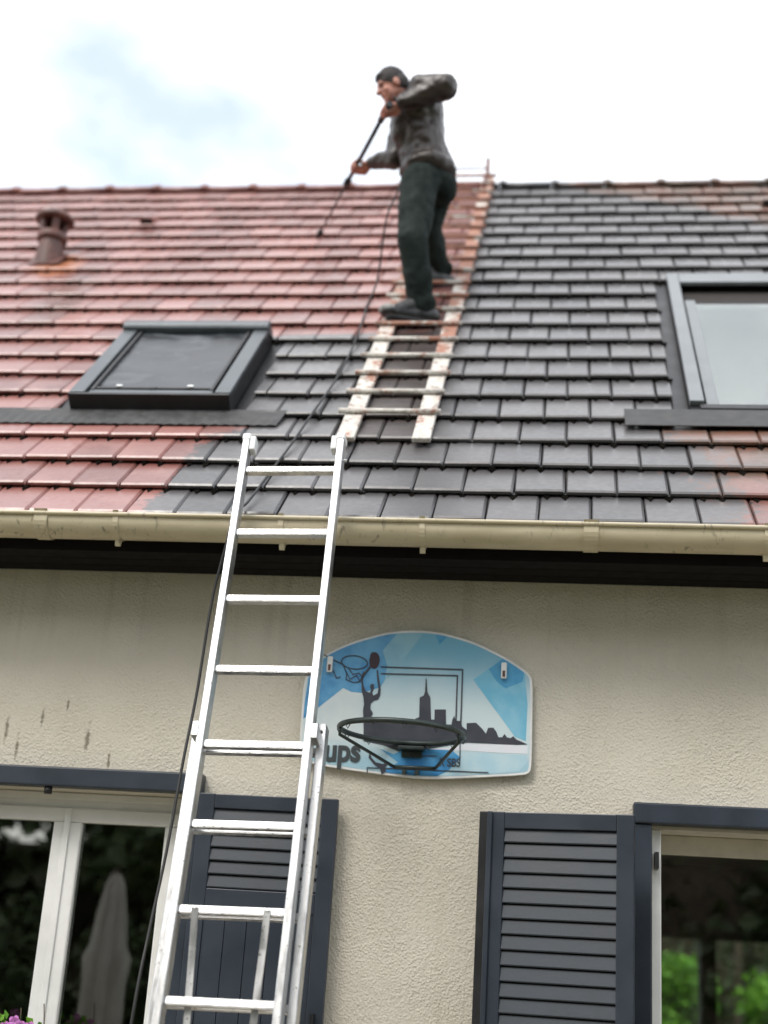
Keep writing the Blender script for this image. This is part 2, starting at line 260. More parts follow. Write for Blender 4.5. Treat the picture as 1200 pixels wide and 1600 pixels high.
def tile_material():
    t = NT('roof_tile_clay'); p = t.pos()
    sep = t.n('ShaderNodeSeparateXYZ'); t.l(p, sep.inputs[0])
    X = sep.outputs['X']
    s = t.math('ADD', t.math('MULTIPLY', t.math('ADD', sep.outputs['Y'], 0.32), CA), t.math('MULTIPLY', t.math('SUBTRACT', sep.outputs['Z'], 3.2666), SA))
    sn = t.math('DIVIDE', s, 6.0, clamp=True)
    def curve(pts, lo, hi):
        fc = t.n('ShaderNodeFloatCurve'); t.l(sn, fc.inputs['Value']); cm = fc.mapping; cv = cm.curves[0]
        P = [(a / 6.0, (b - lo) / (hi - lo)) for a, b in pts]
        cv.points[0].location = P[0]; cv.points[1].location = P[-1]
        for q in P[1:-1]: cv.points.new(*q)
        for q in cv.points: q.handle_type = 'VECTOR'
        cm.update()
        return t.math('ADD', t.math('MULTIPLY', fc.outputs['Value'], hi - lo), lo)
    n1 = t.noise(p, 6.0, 5.0); n2 = t.noise(p, 34.0, 4.0); n3 = t.noise(p, 1.6, 3.0)
    info = t.n('ShaderNodeObjectInfo'); at = t.n('ShaderNodeAttribute'); at.attribute_name = 'rnd'
    rnd = t.math('FRACT', t.math('ADD', info.outputs['Random'], at.outputs['Fac']))
    rnd2 = t.math('FRACT', t.math('MULTIPLY', rnd, 17.3))
    # unpainted clay, freshly washed
    red = t.mix(rnd, (0.165, 0.060, 0.050), (0.305, 0.124, 0.104))
    red = t.mix(t.ramp(n1, 0.45, 0.75, 0.0, 0.55), red, (0.33, 0.15, 0.125))
    red = t.mix(t.ramp(n2, 0.60, 0.78, 0.0, 0.55), red, (0.10, 0.035, 0.035))
    # anthracite coating
    dark = t.mix(rnd, (0.044, 0.042, 0.044), (0.088, 0.083, 0.085))
    dark = t.mix(t.ramp(n1, 0.5, 0.8, 0.0, 0.35), dark, (0.08, 0.076, 0.078))
    # brown, half coated zone
    brown = t.mix(t.ramp(n1, 0.35, 0.65), (0.115, 0.072, 0.05), (0.19, 0.085, 0.055))
    brown = t.mix(t.ramp(n2, 0.5, 0.75, 0.0, 0.5), brown, (0.07, 0.065, 0.04))
    xb = curve([(0, -1.70), (0.30, -1.665), (0.66, -1.62), (0.80, -1.47), (0.98, -1.50), (1.1, -1.66), (2.02, -1.66), (2.08, -1.5), (2.14, -0.75), (2.5, -0.66), (6.0, -0.66)], -2.0, 0.0)
    jit = t.math('ADD', t.math('MULTIPLY', t.math('SUBTRACT', n2, 0.5), 0.22), t.math('MULTIPLY', t.math('SUBTRACT', n1, 0.5), 0.16))
    jit = t.math('ADD', jit, t.math('MULTIPLY', t.math('SUBTRACT', rnd2, 0.5), 0.05))
    k = t.ramp(t.math('ADD', t.math('SUBTRACT', X, xb), jit), -0.012, 0.028)
    c = t.mix(k, red, dark)
    xr = curve([(0, 0.66), (0.35, 0.62), (0.70, 0.52), (0.95, 0.36), (1.05, 2.4), (3.9, 2.2), (4.3, 1.25), (4.7, 0.80), (5.0, 0.45), (5.2, 0.05), (5.35, -0.35), (6.0, -0.5)], 0.0, 3.0)
    k2 = t.ramp(t.math('ADD', t.math('SUBTRACT', X, xr), t.math('MULTIPLY', jit, 2.8)), -0.09, 0.15, 0.0, 0.88)
    c = t.mix(k2, c, brown)
    rg = t.math('MULTIPLY', t.ramp(t.math('ADD', X, jit), 0.64, 0.70), t.ramp(t.math('ADD', s, jit), 0.45, 0.32))
    c = t.mix(t.math('MULTIPLY', rg, 0.6), c, (0.22, 0.08, 0.065))
    # brown stain plus painted-in shadow between the roof ladder rails, lichen specks
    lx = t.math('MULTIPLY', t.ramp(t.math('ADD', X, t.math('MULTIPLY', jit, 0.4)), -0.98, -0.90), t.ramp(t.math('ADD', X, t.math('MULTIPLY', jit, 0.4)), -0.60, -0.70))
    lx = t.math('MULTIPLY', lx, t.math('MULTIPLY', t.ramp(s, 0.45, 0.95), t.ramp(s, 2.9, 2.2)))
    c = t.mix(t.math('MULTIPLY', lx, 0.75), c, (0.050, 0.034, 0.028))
    c = t.mix(t.math('MULTIPLY', t.ramp(t.noise(p, 85.0, 2.0), 0.70, 0.76), t.ramp(n3, 0.45, 0.6, 0.0, 0.55)), c, (0.20, 0.19, 0.15))
    # rust run-off below the vent pipe
    dx = t.math('DIVIDE', t.math('ADD', X, 3.22), 0.17); dz = t.math('DIVIDE', t.math('SUBTRACT', s, 3.40), 0.30)
    d = t.math('ADD', t.math('MULTIPLY', dx, dx), t.math('MULTIPLY', dz, dz))
    c = t.mix(t.ramp(t.math('ADD', d, t.math('MULTIPLY', t.math('SUBTRACT', n1, 0.5), 1.4)), 1.1, 0.1, 0.0, 0.85), c, (0.38, 0.13, 0.05))
    dx = t.math('DIVIDE', t.math('ADD', X, 2.95), 0.16); dz = t.math('DIVIDE', t.math('SUBTRACT', s, 2.75), 0.75)
    d = t.math('ADD', t.math('MULTIPLY', dx, dx), t.math('MULTIPLY', dz, dz))
    c = t.mix(t.ramp(t.math('ADD', d, t.math('MULTIPLY', t.math('SUBTRACT', n2, 0.5), 1.8)), 1.0, 0.2, 0.0, 0.5), c, (0.10, 0.055, 0.045))
    rough = t.ramp(t.math('ADD', t.math('MULTIPLY', n2, 0.6), t.math('MULTIPLY', n3, 0.4)), 0.3, 0.7, 0.34, 0.55)
    t.set(c, rough, 0.0, 0.5, 0.55); t.b.inputs['Coat Roughness'].default_value = 0.28
    t.bump(n2, 0.4, 0.004)
    return t.m

def glass_material(name, tint=(0.9, 0.93, 0.92), ior=1.5, boost=3.0, rough=0.0):
    t = NT(name); t.t.nodes.remove(t.b)
    tr = t.n('ShaderNodeBsdfTransparent'); tr.inputs['Color'].default_value = tint + (1,)
    gl = t.n('ShaderNodeBsdfGlossy'); gl.inputs['Roughness'].default_value = rough; gl.inputs['Color'].default_value = (1, 1, 1, 1)
    fr = t.n('ShaderNodeFresnel'); fr.inputs['IOR'].default_value = ior
    mx = t.n('ShaderNodeMixShader'); t.l(t.math('MULTIPLY', fr.outputs[0], boost, clamp=True), mx.inputs[0]); t.l(tr.outputs[0], mx.inputs[1]); t.l(gl.outputs[0], mx.inputs[2])
    t.l(mx.outputs[0], t.out.inputs['Surface']); return t.m

def alu_material():
    t = NT('aluminium_worn'); p = t.pos()
    a = t.noise(t.scaled(p, (30, 30, 5)), 1.0, 5.0); b = t.noise(p, 70.0, 3.0, 0.6); g = t.noise(p, 14.0, 4.0)
    c = t.mix(t.ramp(a, 0.3, 0.7), (0.52, 0.52, 0.52), (0.70, 0.70, 0.695))
    c = t.mix(t.ramp(b, 0.62, 0.70, 0.0, 0.8), c, (0.20, 0.19, 0.17))
    c = t.mix(t.ramp(g, 0.60, 0.75, 0.0, 0.4), c, (0.42, 0.41, 0.37))
    t.set(c, t.ramp(a, 0.3, 0.7, 0.28, 0.46), 0.93)
    t.bump(b, 0.15, 0.002); return t.m

def roof_ladder_material():
    t = NT('flaking_white_paint'); p = t.pos()
    n1 = t.noise(p, 7.0, 5.0); n2 = t.noise(p, 38.0, 4.0)
    sep = t.n('ShaderNodeSeparateXYZ'); t.l(p, sep.inputs[0])
    s = t.math('ADD', t.math('MULTIPLY', t.math('ADD', sep.outputs['Y'], 0.32), CA), t.math('MULTIPLY', t.math('SUBTRACT', sep.outputs['Z'], 3.2666), SA))
    c = t.mix(t.ramp(n2, 0.35, 0.65), (0.46, 0.43, 0.39), (0.66, 0.63, 0.58))
    k = t.math('ADD', t.math('ADD', n1, t.math('MULTIPLY', n2, 0.5)), t.ramp(s, 1.0, 3.6, -0.02, 0.17))
    c = t.mix(t.ramp(k, 0.76, 0.88, 0.0, 0.9), c, (0.30, 0.115, 0.065))
    c = t.mix(t.ramp(t.noise(p, 16.0, 4.0), 0.54, 0.66, 0.0, 0.6), c, (0.15, 0.085, 0.06))
    c = t.mix(t.ramp(n2, 0.62, 0.72, 0.0, 0.6), c, (0.10, 0.07, 0.055))
    t.set(c, 0.6); t.bump(n2, 0.25, 0.003); return t.m

def gutter_material():
    t = NT('gutter_pvc_sand'); p = t.pos()
    n1 = t.noise(t.scaled(p, (1.5, 6, 6)), 3.0, 5.0); n2 = t.noise(t.scaled(p, (1.0, 0.6, 0.35)), 42.0, 5.0, 0.6, 0.6); n3 = t.noise(p, 2.4, 2.0)
    c = t.mix(t.ramp(n1, 0.3, 0.7), (0.48, 0.42, 0.29), (0.58, 0.515, 0.375))
    dirt = t.math('MULTIPLY', t.ramp(n2, 0.56, 0.70), t.ramp(n3, 0.44, 0.62))
    c = t.mix(t.math('MULTIPLY', dirt, 0.8), c, (0.12, 0.10, 0.075))
    t.set(c, 0.42); return t.m

def leaf_material(name, a, b, c3):
    t = NT(name); info = t.n('ShaderNodeNewGeometry')
    c = t.mix(info.outputs['Random Per Island'], a, b); c = t.mix(t.ramp(t.noise(t.pos(), 1.4, 3.0), 0.45, 0.7), c, c3)
    t.set(c, 0.55); 
    return t.m

def cloth_material(name, a, b, rough=0.75, scale=9.0, bump=0.5, spec=0.4):
    t = NT(name); p = t.pos()
    n1 = t.noise(t.scaled(p, (1, 1, 0.45)), scale, 5.0, 0.6, 0.7); n2 = t.noise(p, 160.0, 2.0)
    t.set(t.mix(t.ramp(n1, 0.32, 0.68), a, b), t.ramp(n1, 0.3, 0.7, rough * 1.1, rough * 0.8), 0.0, spec)
    t.bump(t.math('ADD', n1, t.math('MULTIPLY', n2, 0.03)), bump, 0.02); return t.m

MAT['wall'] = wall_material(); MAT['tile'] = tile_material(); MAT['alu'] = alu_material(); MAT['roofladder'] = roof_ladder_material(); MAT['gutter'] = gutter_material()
MAT['gap_shade'] = plain('lip_gap_shade', (0.008, 0.007, 0.006), 1.0, var=0.3, spec=0.0)  # near-black, paints the shadowed gaps below the tile lips
MAT['under'] = plain('roof_underlay', (0.03, 0.026, 0.024), 0.9)
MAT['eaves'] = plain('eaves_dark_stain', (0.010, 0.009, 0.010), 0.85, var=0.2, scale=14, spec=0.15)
MAT['anthracite'] = plain('anthracite_paint', (0.026, 0.035, 0.050), 0.42, var=0.10, scale=5, bump=0.08, bscale=90)
MAT['slat'] = plain('anthracite_paint_slat', (0.028, 0.037, 0.049), 0.48, var=0.12, scale=6, bump=0.08, bscale=90)
MAT['pvc'] = plain('white_pvc', (0.74, 0.745, 0.73), 0.35, var=0.05, scale=6)
MAT['reveal'] = plain('reveal_render', (0.56, 0.53, 0.45), 0.85, var=0.08, bump=0.2)
MAT['glass'] = glass_material('window_glass')
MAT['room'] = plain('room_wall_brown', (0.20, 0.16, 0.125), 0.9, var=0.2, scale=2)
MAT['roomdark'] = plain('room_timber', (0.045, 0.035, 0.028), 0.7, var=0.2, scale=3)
MAT['zinc'] = plain('skylight_grey_metal', (0.20, 0.215, 0.225), 0.38, 0.35, var=0.10, scale=6)
MAT['zincdark'] = plain('skylight_dark_metal', (0.105, 0.118, 0.128), 0.36, 0.35, var=0.12, scale=6)
MAT['lead'] = plain('lead_apron', (0.055, 0.055, 0.056), 0.65, 0.1, var=0.25, scale=18, bump=0.3, bscale=40)
MAT['black'] = plain('black_plastic', (0.012, 0.012, 0.014), 0.45, var=0.2)
def screen_material():
    t = NT('awning_mesh'); p = t.pos(); n = t.noise(t.scaled(p, (1.0, 2.2, 2.2)), 3.2, 5.0, 0.6, 1.2); f = t.noise(p, 40.0, 3.0)
    c = t.mix(t.ramp(n, 0.42, 0.66), (0.022, 0.025, 0.030), (0.105, 0.115, 0.125)); c = t.mix(t.ramp(f, 0.6, 0.75, 0.0, 0.3), c, (0.16, 0.16, 0.16))  # pale patches paint cloud reflections into the mesh colour
    t.set(c, t.ramp(n, 0.4, 0.65, 0.30, 0.55)); return t.m
MAT['screen'] = screen_material()
MAT['blind'] = plain('roof_blind', (0.28, 0.48, 0.40), 0.9, var=0.04, scale=2, spec=0.0)
MAT['skyglass'] = glass_material('skylight_glass', ior=1.25, boost=0.5)
MAT['ventclay'] = plain('vent_red_brown', (0.115, 0.046, 0.036), 0.55, var=0.25, scale=12, bump=0.2)
MAT['rim'] = plain('rim_dark_green', (0.035, 0.048, 0.045), 0.42, 0.3, var=0.2, scale=20)
MAT['rubber'] = plain('hose_rubber', (0.014, 0.014, 0.015), 0.5, var=0.2)
MAT['steel'] = plain('lance_steel', (0.05, 0.055, 0.065), 0.35, 0.7, var=0.2)
MAT['boardwhite'] = plain('board_white_edge', (0.74, 0.75, 0.75), 0.4, var=0.06)
MAT['terrace'] = plain('terrace_paving', (0.27, 0.225, 0.165), 0.9, var=0.15, scale=3, bump=0.2)
MAT['lawn'] = plain('lawn_green', (0.05, 0.09, 0.025), 0.95, var=0.35, scale=3)
MAT['bark'] = plain('bark_brown', (0.09, 0.065, 0.045), 0.95, var=0.3, scale=16, bump=0.5)
MAT['leaf_dark'] = leaf_material('leaf_dark', (0.04, 0.065, 0.022), (0.075, 0.105, 0.035), (0.065, 0.06, 0.03))
MAT['leaf_bright'] = leaf_material('leaf_bright', (0.11, 0.30, 0.015), (0.20, 0.42, 0.03), (0.07, 0.18, 0.015))
MAT['petal'] = plain('petal_mauve', (0.55, 0.20, 0.55), 0.6, var=0.2, scale=40)
MAT['canvas'] = cloth_material('parasol_canvas', (0.36, 0.34, 0.31), (0.46, 0.44, 0.40), 0.9, 5.0, 0.3)
MAT['skin'] = plain('skin', (0.46, 0.215, 0.16), 0.5, var=0.12, scale=16)
MAT['hair'] = plain('hair_dark', (0.028, 0.022, 0.022), 0.7, var=0.3, scale=60, bump=0.5, bscale=120)
MAT['jacket'] = cloth_material('jacket_brown_wet', (0.020, 0.0145, 0.0125), (0.046, 0.034, 0.029), 0.40, 6.0, 0.6, 0.5)
MAT['trousers'] = cloth_material('trousers_dark_green', (0.007, 0.012, 0.0105), (0.015, 0.024, 0.021), 0.85, 6.0, 0.5, 0.2)
MAT['boot'] = plain('boot_black', (0.02, 0.02, 0.022), 0.4, var=0.3, scale=30)
MAT['bootgrey'] = plain('boot_toe_grey', (0.22, 0.22, 0.21), 0.5, var=0.3, scale=30)

# ================================================================== ground
g = MB(); g.add([(-400, -400, -0.012), (400, -400, -0.012), (400, 400, -0.012), (-400, 400, -0.012)], [(0, 1, 2, 3)])
tag(g.build('lawn', MAT['lawn']), kind='structure')
g = MB(); g.box(-6.6, 5.0, -4.6, -0.002, -0.10, 0.0)  # unseen paving; warm tone and depth set to bounce light up the wall
tag(g.build('terrace', MAT['terrace']), kind='structure')

# ================================================================== house
HX0, HX1, HY1 = -7.0, 4.6, 7.4                       # gable ends and back wall
ZS = 3.127                                            # soffit level
LW = (-2.47, -1.465, 1.16, 2.215)                     # left window opening x0, x1, z0, z1
RW = (0.335, 1.42, 0.95, 2.183)                       # right window opening
house = empty('house', (0, 0, 0))
tag(house, 'cream roughcast house with red and anthracite tiled roof and two skylights', 'house')

def wall_with_holes(name, x0, x1, z0, z1, yf, yb, holes, mat):
    xs = sorted({x0, x1} | {h[0] for h in holes} | {h[1] for h in holes}); zs = sorted({z0, z1} | {h[2] for h in holes} | {h[3] for h in holes})
    bm = bmesh.new(); cache = {}
    def V(x, y, z):
        k = (round(x, 5), round(y, 5), round(z, 5))
        if k not in cache: cache[k] = bm.verts.new(k)
        return cache[k]
    def solid(i, j):
        if i < 0 or j < 0 or i >= len(xs) - 1 or j >= len(zs) - 1: return False
        cx, cz = (xs[i] + xs[i + 1]) / 2, (zs[j] + zs[j + 1]) / 2
        return not any(h[0] < cx < h[1] and h[2] < cz < h[3] for h in holes)
    for i in range(len(xs) - 1):
        for j in range(len(zs) - 1):
            if not solid(i, j): continue
            a, b, c, d = xs[i], xs[i + 1], zs[j], zs[j + 1]
            bm.faces.new((V(a, yf, c), V(b, yf, c), V(b, yf, d), V(a, yf, d)))
            bm.faces.new((V(a, yb, d), V(b, yb, d), V(b, yb, c), V(a, yb, c)))
            if not solid(i - 1, j): bm.faces.new((V(a, yf, c), V(a, yf, d), V(a, yb, d), V(a, yb, c)))
            if not solid(i + 1, j): bm.faces.new((V(b, yf, d), V(b, yf, c), V(b, yb, c), V(b, yb, d)))
            if not solid(i, j - 1): bm.faces.new((V(b, yf, c), V(a, yf, c), V(a, yb, c), V(b, yb, c)))
            if not solid(i, j + 1): bm.faces.new((V(a, yf, d), V(b, yf, d), V(b, yb, d), V(a, yb, d)))
    me = bpy.data.meshes.new(name); bm.to_mesh(me); bm.free(); me.materials.append(mat)
    o = bpy.data.objects.new(name, me); col.objects.link(o); o.parent = house
    return o
wall_with_holes('front_wall', HX0, HX1, -0.2, ZS - 0.002, 0.0, 0.28, [LW, RW], MAT['wall'])
BW1, BW2 = (0.50, 0.99, 0.5, 2.012), (1.091, 1.86, 0.5, 2.012)
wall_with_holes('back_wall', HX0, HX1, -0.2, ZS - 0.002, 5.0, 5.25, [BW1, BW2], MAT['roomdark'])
HY1 = 5.25
for x in (HX0, HX1 - 0.25):
    b = MB(); ym = (0 + HY1) / 2
    b.prism([(x, 0.281, -0.2), (x, 4.999, -0.2), (x, 4.999, ZS), (x, ym, 5.2), (x, 0.281, ZS)], (0.25, 0, 0)); b.build('gable_wall', MAT['wall'], house, fix=True)
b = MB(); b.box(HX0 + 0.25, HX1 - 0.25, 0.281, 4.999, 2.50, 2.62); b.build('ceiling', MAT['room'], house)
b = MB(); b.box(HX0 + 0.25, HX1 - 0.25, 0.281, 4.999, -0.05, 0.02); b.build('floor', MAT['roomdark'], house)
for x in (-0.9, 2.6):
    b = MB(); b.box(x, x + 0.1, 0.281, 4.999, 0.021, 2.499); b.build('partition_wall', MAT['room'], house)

# ---- soffit and fascia
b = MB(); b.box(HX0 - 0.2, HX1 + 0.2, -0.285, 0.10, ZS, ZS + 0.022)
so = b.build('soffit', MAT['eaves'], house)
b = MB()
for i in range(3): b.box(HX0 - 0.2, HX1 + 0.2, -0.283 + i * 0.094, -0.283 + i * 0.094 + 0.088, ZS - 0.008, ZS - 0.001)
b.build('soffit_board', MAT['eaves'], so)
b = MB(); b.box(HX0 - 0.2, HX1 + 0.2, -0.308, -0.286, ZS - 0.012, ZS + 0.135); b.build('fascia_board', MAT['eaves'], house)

# ---- gutter
GY, GZ, GR = -0.385, 3.205, 0.066
gb = MB(); prof = []
for k in range(17):
    a = math.pi + math.pi * k / 16; prof.append((GY + GR * math.cos(a), GZ + GR * math.sin(a)))
prof[0] = (GY - GR, GZ + 0.012); prof.append((GY + GR, GZ + 0.03))
inner = [(GY + (y - GY) * 0.95, z + 0.004) for y, z in prof]
ring = prof + inner[::-1]
xs = [HX0 - 0.25, HX1 + 0.25]
vs = [(x, y, z) for x in xs for y, z in ring]; n = len(ring)
gb.add(vs, [(i, (i + 1) % n, n + (i + 1) % n, n + i) for i in range(n)], 0, True)
gutter = gb.build('gutter', MAT['gutter'], house, fix=True)
gm = gutter.modifiers.new('split', 'EDGE_SPLIT'); gm.split_angle = R(40)
b = MB(); b.tube([(HX0 - 0.25, GY - GR - 0.004, GZ + 0.016), (HX1 + 0.25, GY - GR - 0.004, GZ + 0.016)], 0.0085, 10); b.build('front_bead', MAT['gutter'], gutter)
def collar(x, w, extra, name):
    b = MB(); rr = GR + extra
    pr = [(GY + rr * math.cos(math.pi + math.pi * k / 14), GZ + rr * math.sin(math.pi + math.pi * k / 14)) for k in range(15)]
    pr = [(GY - rr - 0.010, GZ + 0.030), (GY - rr, GZ + 0.016)] + pr[1:] + [(GY + rr, GZ + 0.03)]
    inn = [(GY + (y - GY) * (GR + 0.001) / rr, GZ + (z - GZ) * (GR + 0.001) / rr) for y, z in pr]
    pr2 = pr + inn[::-1]; b.prism([(x, y, z) for y, z in pr2], (w, 0, 0))
    return b.build(name, MAT['gutter'], gutter, fix=True)
for x in (-2.075, 0.06, -4.6, 2.4): collar(x, 0.055, 0.005, 'joint_collar')
for x in (-5.0, -4.35, -3.7, -3.05, -2.40, -1.755, -1.10, -0.555, 0.715, 1.4, 2.05, 2.7):
    o = collar(x, 0.022, 0.004, 'bracket'); b = MB()
    b.prism([(x + 0.001, GY - 0.012, GZ - GR - 0.002), (x + 0.001, GY + 0.016, GZ - GR - 0.002), (x + 0.001, GY + 0.006, GZ - GR - 0.026), (x + 0.001, GY - 0.004, GZ - GR - 0.026)], (0.02, 0, 0)); b.build('bracket_tongue', MAT['gutter'], gutter, fix=True)

# ---- roof slopes (underlay) with tiles
S_RIDGE = 5.44
ridge = RP(0, S_RIDGE, 0)
b = MB()
pf = [RP(0, -0.02, -0.006), RP(0, S_RIDGE, -0.006), RP(0, S_RIDGE, -0.09), RP(0, 0.06, -0.09)]
b.prism([(HX0 - 0.3, p.y, p.z) for p in pf], (HX1 - HX0 + 0.6, 0, 0))
pbk = [(HX0 - 0.3, 2 * ridge.y - p.y + 0.0, p.z) for p in pf]
b.prism(pbk, (HX1 - HX0 + 0.6, 0, 0))
roof = b.build('roof', MAT['under'], house, fix=True)
TW, TG, TL = 0.2031, 0.2575, 0.30
def tile_mesh(w, shade_wedges=True):
    b = MB(); g_ = 0.0026
    us = [g_, 0.007, w - 0.012, w - g_] if w > 0.08 else [g_, w - g_]
    ul = [-0.008, 0, 0.0012, -0.007] if w > 0.08 else [0, 0]
    pv = [(0.03, 0.0125), (0.002, 0.013), (-0.003, 0.019), (-0.002, 0.029), (0.008, 0.034), (TL, 0.034 - 0.0275 / TG * TL)]
    nv = len(pv); vs = [(u, v, h + (l if i >= 2 else 0)) for u, l in zip(us, ul) for i, (v, h) in enumerate(pv)]
    fs = [(i * nv + j, (i + 1) * nv + j, (i + 1) * nv + j + 1, i * nv + j + 1) for i in range(len(us) - 1) for j in range(nv - 1)]
    b.add(vs, fs, 0)
    for i in (0, len(us) - 1):
        f = [i * nv + j for j in range(nv)]; b.add([vs[k] for k in f], [tuple(range(nv))] if i else [tuple(reversed(range(nv)))], 0)
    if shade_wedges and w > 0.15:  # dark wedges stand in for shadowed gaps under the lip
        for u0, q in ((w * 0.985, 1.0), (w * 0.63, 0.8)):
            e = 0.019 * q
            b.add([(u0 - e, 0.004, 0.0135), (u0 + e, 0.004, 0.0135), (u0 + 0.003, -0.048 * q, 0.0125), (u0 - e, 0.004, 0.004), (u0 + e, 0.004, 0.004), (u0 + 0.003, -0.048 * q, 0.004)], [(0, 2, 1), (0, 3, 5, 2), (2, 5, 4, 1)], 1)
    return b
TM = [MAT['tile'], MAT['gap_shade']]
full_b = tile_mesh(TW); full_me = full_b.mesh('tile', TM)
CUTS = [(-2.405, -1.492, 1.00, 2.05), (0.465, 1.47, 1.05, 3.0)]
def pieces(x0, x1, sc):
    segs = [(x0, x1)]
    for cx0, cx1, s0, s1 in CUTS:
        if s0 < sc < s1:
            out = []
            for a, c in segs:
                if c <= cx0 or a >= cx1: out.append((a, c)); continue
                if a < cx0: out.append((a, cx0))
                if c > cx1: out.append((cx1, c))
            segs = out
    return [s_ for s_ in segs if s_[1] - s_[0] > 0.02]
rest_v, rest_f, rest_m, rest_r = [], [], [], []
n_parts = 0; tr = random.Random(3)
AX = Matrix.Rotation(A, 4, 'X')
for k in range(21):
    sk = -0.0386 + TG * k
    vx0 = -2.25 - 0.41 * sk - 0.22; vx1 = 0.78 + 0.12 * sk + 0.1
    i0 = int((HX0 - 0.3 + 2.1437) / TW) - 1; i1 = int((HX1 + 0.3 + 2.1437) / TW) + 1
    for i in range(i0, i1):
        x0 = -2.1437 + TW * i + (k % 2) * TW / 2
        for (a, c) in pieces(x0, x0 + TW, sk + TG / 2):
            whole = (c - a) > TW - 0.001
            jit = (a + tr.uniform(-.0016, .0016), sk + tr.uniform(-.005, .005), tr.uniform(-.002, .0025))
            rz, rx = tr.uniform(-.011, .011), tr.uniform(-.008, .008)
            loc = RP(*jit)
            rot = (Matrix.Rotation(A, 3, 'X') @ Euler((rx, tr.uniform(-.006, .006), rz)).to_matrix()).to_euler()
            if vx0 < a and c < vx1 + 0.2 and n_parts < 300:
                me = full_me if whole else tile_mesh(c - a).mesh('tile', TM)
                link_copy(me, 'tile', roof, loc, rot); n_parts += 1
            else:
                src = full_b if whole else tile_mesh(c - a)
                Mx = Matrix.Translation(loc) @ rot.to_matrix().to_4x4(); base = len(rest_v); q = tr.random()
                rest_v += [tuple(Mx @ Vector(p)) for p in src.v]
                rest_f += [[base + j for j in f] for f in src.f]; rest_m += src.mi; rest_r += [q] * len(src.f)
me = bpy.data.meshes.new('tiles_beyond'); me.from_pydata(rest_v, [], rest_f)
for mt in TM: me.materials.append(mt)
me.polygons.foreach_set('material_index', rest_m)
at = me.attributes.new('rnd', 'FLOAT', 'FACE'); at.data.foreach_set('value', rest_r)
o = bpy.data.objects.new('upper_tiles', me); col.objects.link(o); o.parent = roof; o['kind'] = 'stuff'
# back slope covered as one plain sheet of tiles: never seen
# ridge tiles
RC = 0.373
def ridge_mesh():
    b = MB(); pr = []
    for t in range(9):
        a = math.pi * t / 8; pr.append((0.088 * math.cos(a), 0.058 * math.sin(a)))
    ring = pr + [(y * 0.86, z - 0.010) for y, z in pr[::-1]]
    b.prism([(0, y, z) for y, z in ring], (RC - 0.01, 0, 0), 0, True)
    ring2 = [(y * 1.16, z * 1.16 + 0.005) for y, z in pr]; ring2 = ring2 + [(y * 0.98, z * 0.98) for y, z in pr[::-1]]
    b.prism([(-0.012, y, z) for y, z in ring2], (0.045, 0, 0), 0, True)
    b.prism([(-0.016, -0.024, 0.058), (-0.016, 0.024, 0.058), (-0.016, 0.018, 0.088), (-0.016, -0.018, 0.088)], (0.04, 0, 0), 0)
    return b.mesh('ridge_tile', TM)
rme = ridge_mesh()
bm = bmesh.new(); bm.from_mesh(rme); bmesh.ops.recalc_face_normals(bm, faces=bm.faces); bm.to_mesh(rme); bm.free()
x = -4.249 - RC * 8 - 0.02
while x < HX1 + 0.2:
    link_copy(rme, 'ridge_tile', roof, (x, ridge.y, ridge.z - 0.034 + tr.uniform(-.003, .003)), (tr.uniform(-.02, .02), tr.uniform(-.006, .006), 0)); x += RC + (0.008 if x > -1 else 0)
# ventilation tiles
def vent_tile(x, s, w=0.105):
    b = MB(); M4 = Matrix.Translation(RP(x, s, 0.024)) @ AX
    b.prism([M4 @ Vector(p) for p in ((-w / 2, 0, 0), (w / 2, 0, 0), (w / 2 * 0.8, 0, 0.055), (-w / 2 * 0.8, 0, 0.055))], (M4.to_3x3() @ Vector((0, 0.13, -0.03))), 0)
    o = b.build('vent_hood', MAT['tile'], roof, fix=True)
    b = MB(); b.prism([M4 @ Vector(p) for p in ((-w / 2 * .8, -0.002, 0.004), (w / 2 * .8, -0.002, 0.004), (w / 2 * 0.68, -0.002, 0.046), (-w / 2 * 0.68, -0.002, 0.046))], (M4.to_3x3() @ Vector((0, 0.001, 0))), 0)
    b.build('vent_slot', MAT['black'], roof, fix=True)
vent_tile(-2.92, 4.36); vent_tile(1.30, 4.70)

# ---- vent pipe
vp = RP(-3.335, 3.52, 0.0)
b = MB(); b.lathe([(r_ * .84, z_ * .84) for r_, z_ in [(0.112, -0.10), (0.108, 0.02), (0.098, 0.12), (0.092, 0.20)]], 28, vp); pipe = b.build('vent_pipe', MAT['ventclay'], house)
b = MB(); b.lathe([(r_ * .84, z_ * .84) for r_, z_ in [(0.094, 0.185), (0.112, 0.19), (0.116, 0.205), (0.114, 0.245), (0.100, 0.258), (0.085, 0.262), (0.085, 0.19)]], 28, vp); b.build('collar', MAT['ventclay'], pipe)
for i in range(5):
    a = 2 * math.pi * (i + 0.15) / 5; ca, sa_ = math.cos(a), math.sin(a); rot = Matrix.Rotation(a, 4, 'Z')
    b = MB(); M4 = Matrix.Translation(vp) @ rot @ Matrix.Scale(0.84, 4)
    b.prism([M4 @ Vector(p) for p in ((0.072, -0.026, 0.255), (0.096, -0.026, 0.255), (0.096, 0.026, 0.255), (0.072, 0.026, 0.255))], M4.to_3x3() @ Vector((0.018, 0, 0.125)))
    b.build('strut', MAT['ventclay'], pipe, fix=True)
b = MB(); b.lathe([(r_ * .84, z_ * .84) for r_, z_ in [(0.112, 0.352), (0.146, 0.362), (0.150, 0.378), (0.140, 0.402), (0.105, 0.432), (0.055, 0.448), (0.001, 0.452), (0.001, 0.44), (0.10, 0.37), (0.112, 0.352)]], 28, vp); b.build('cap', MAT['ventclay'], pipe)
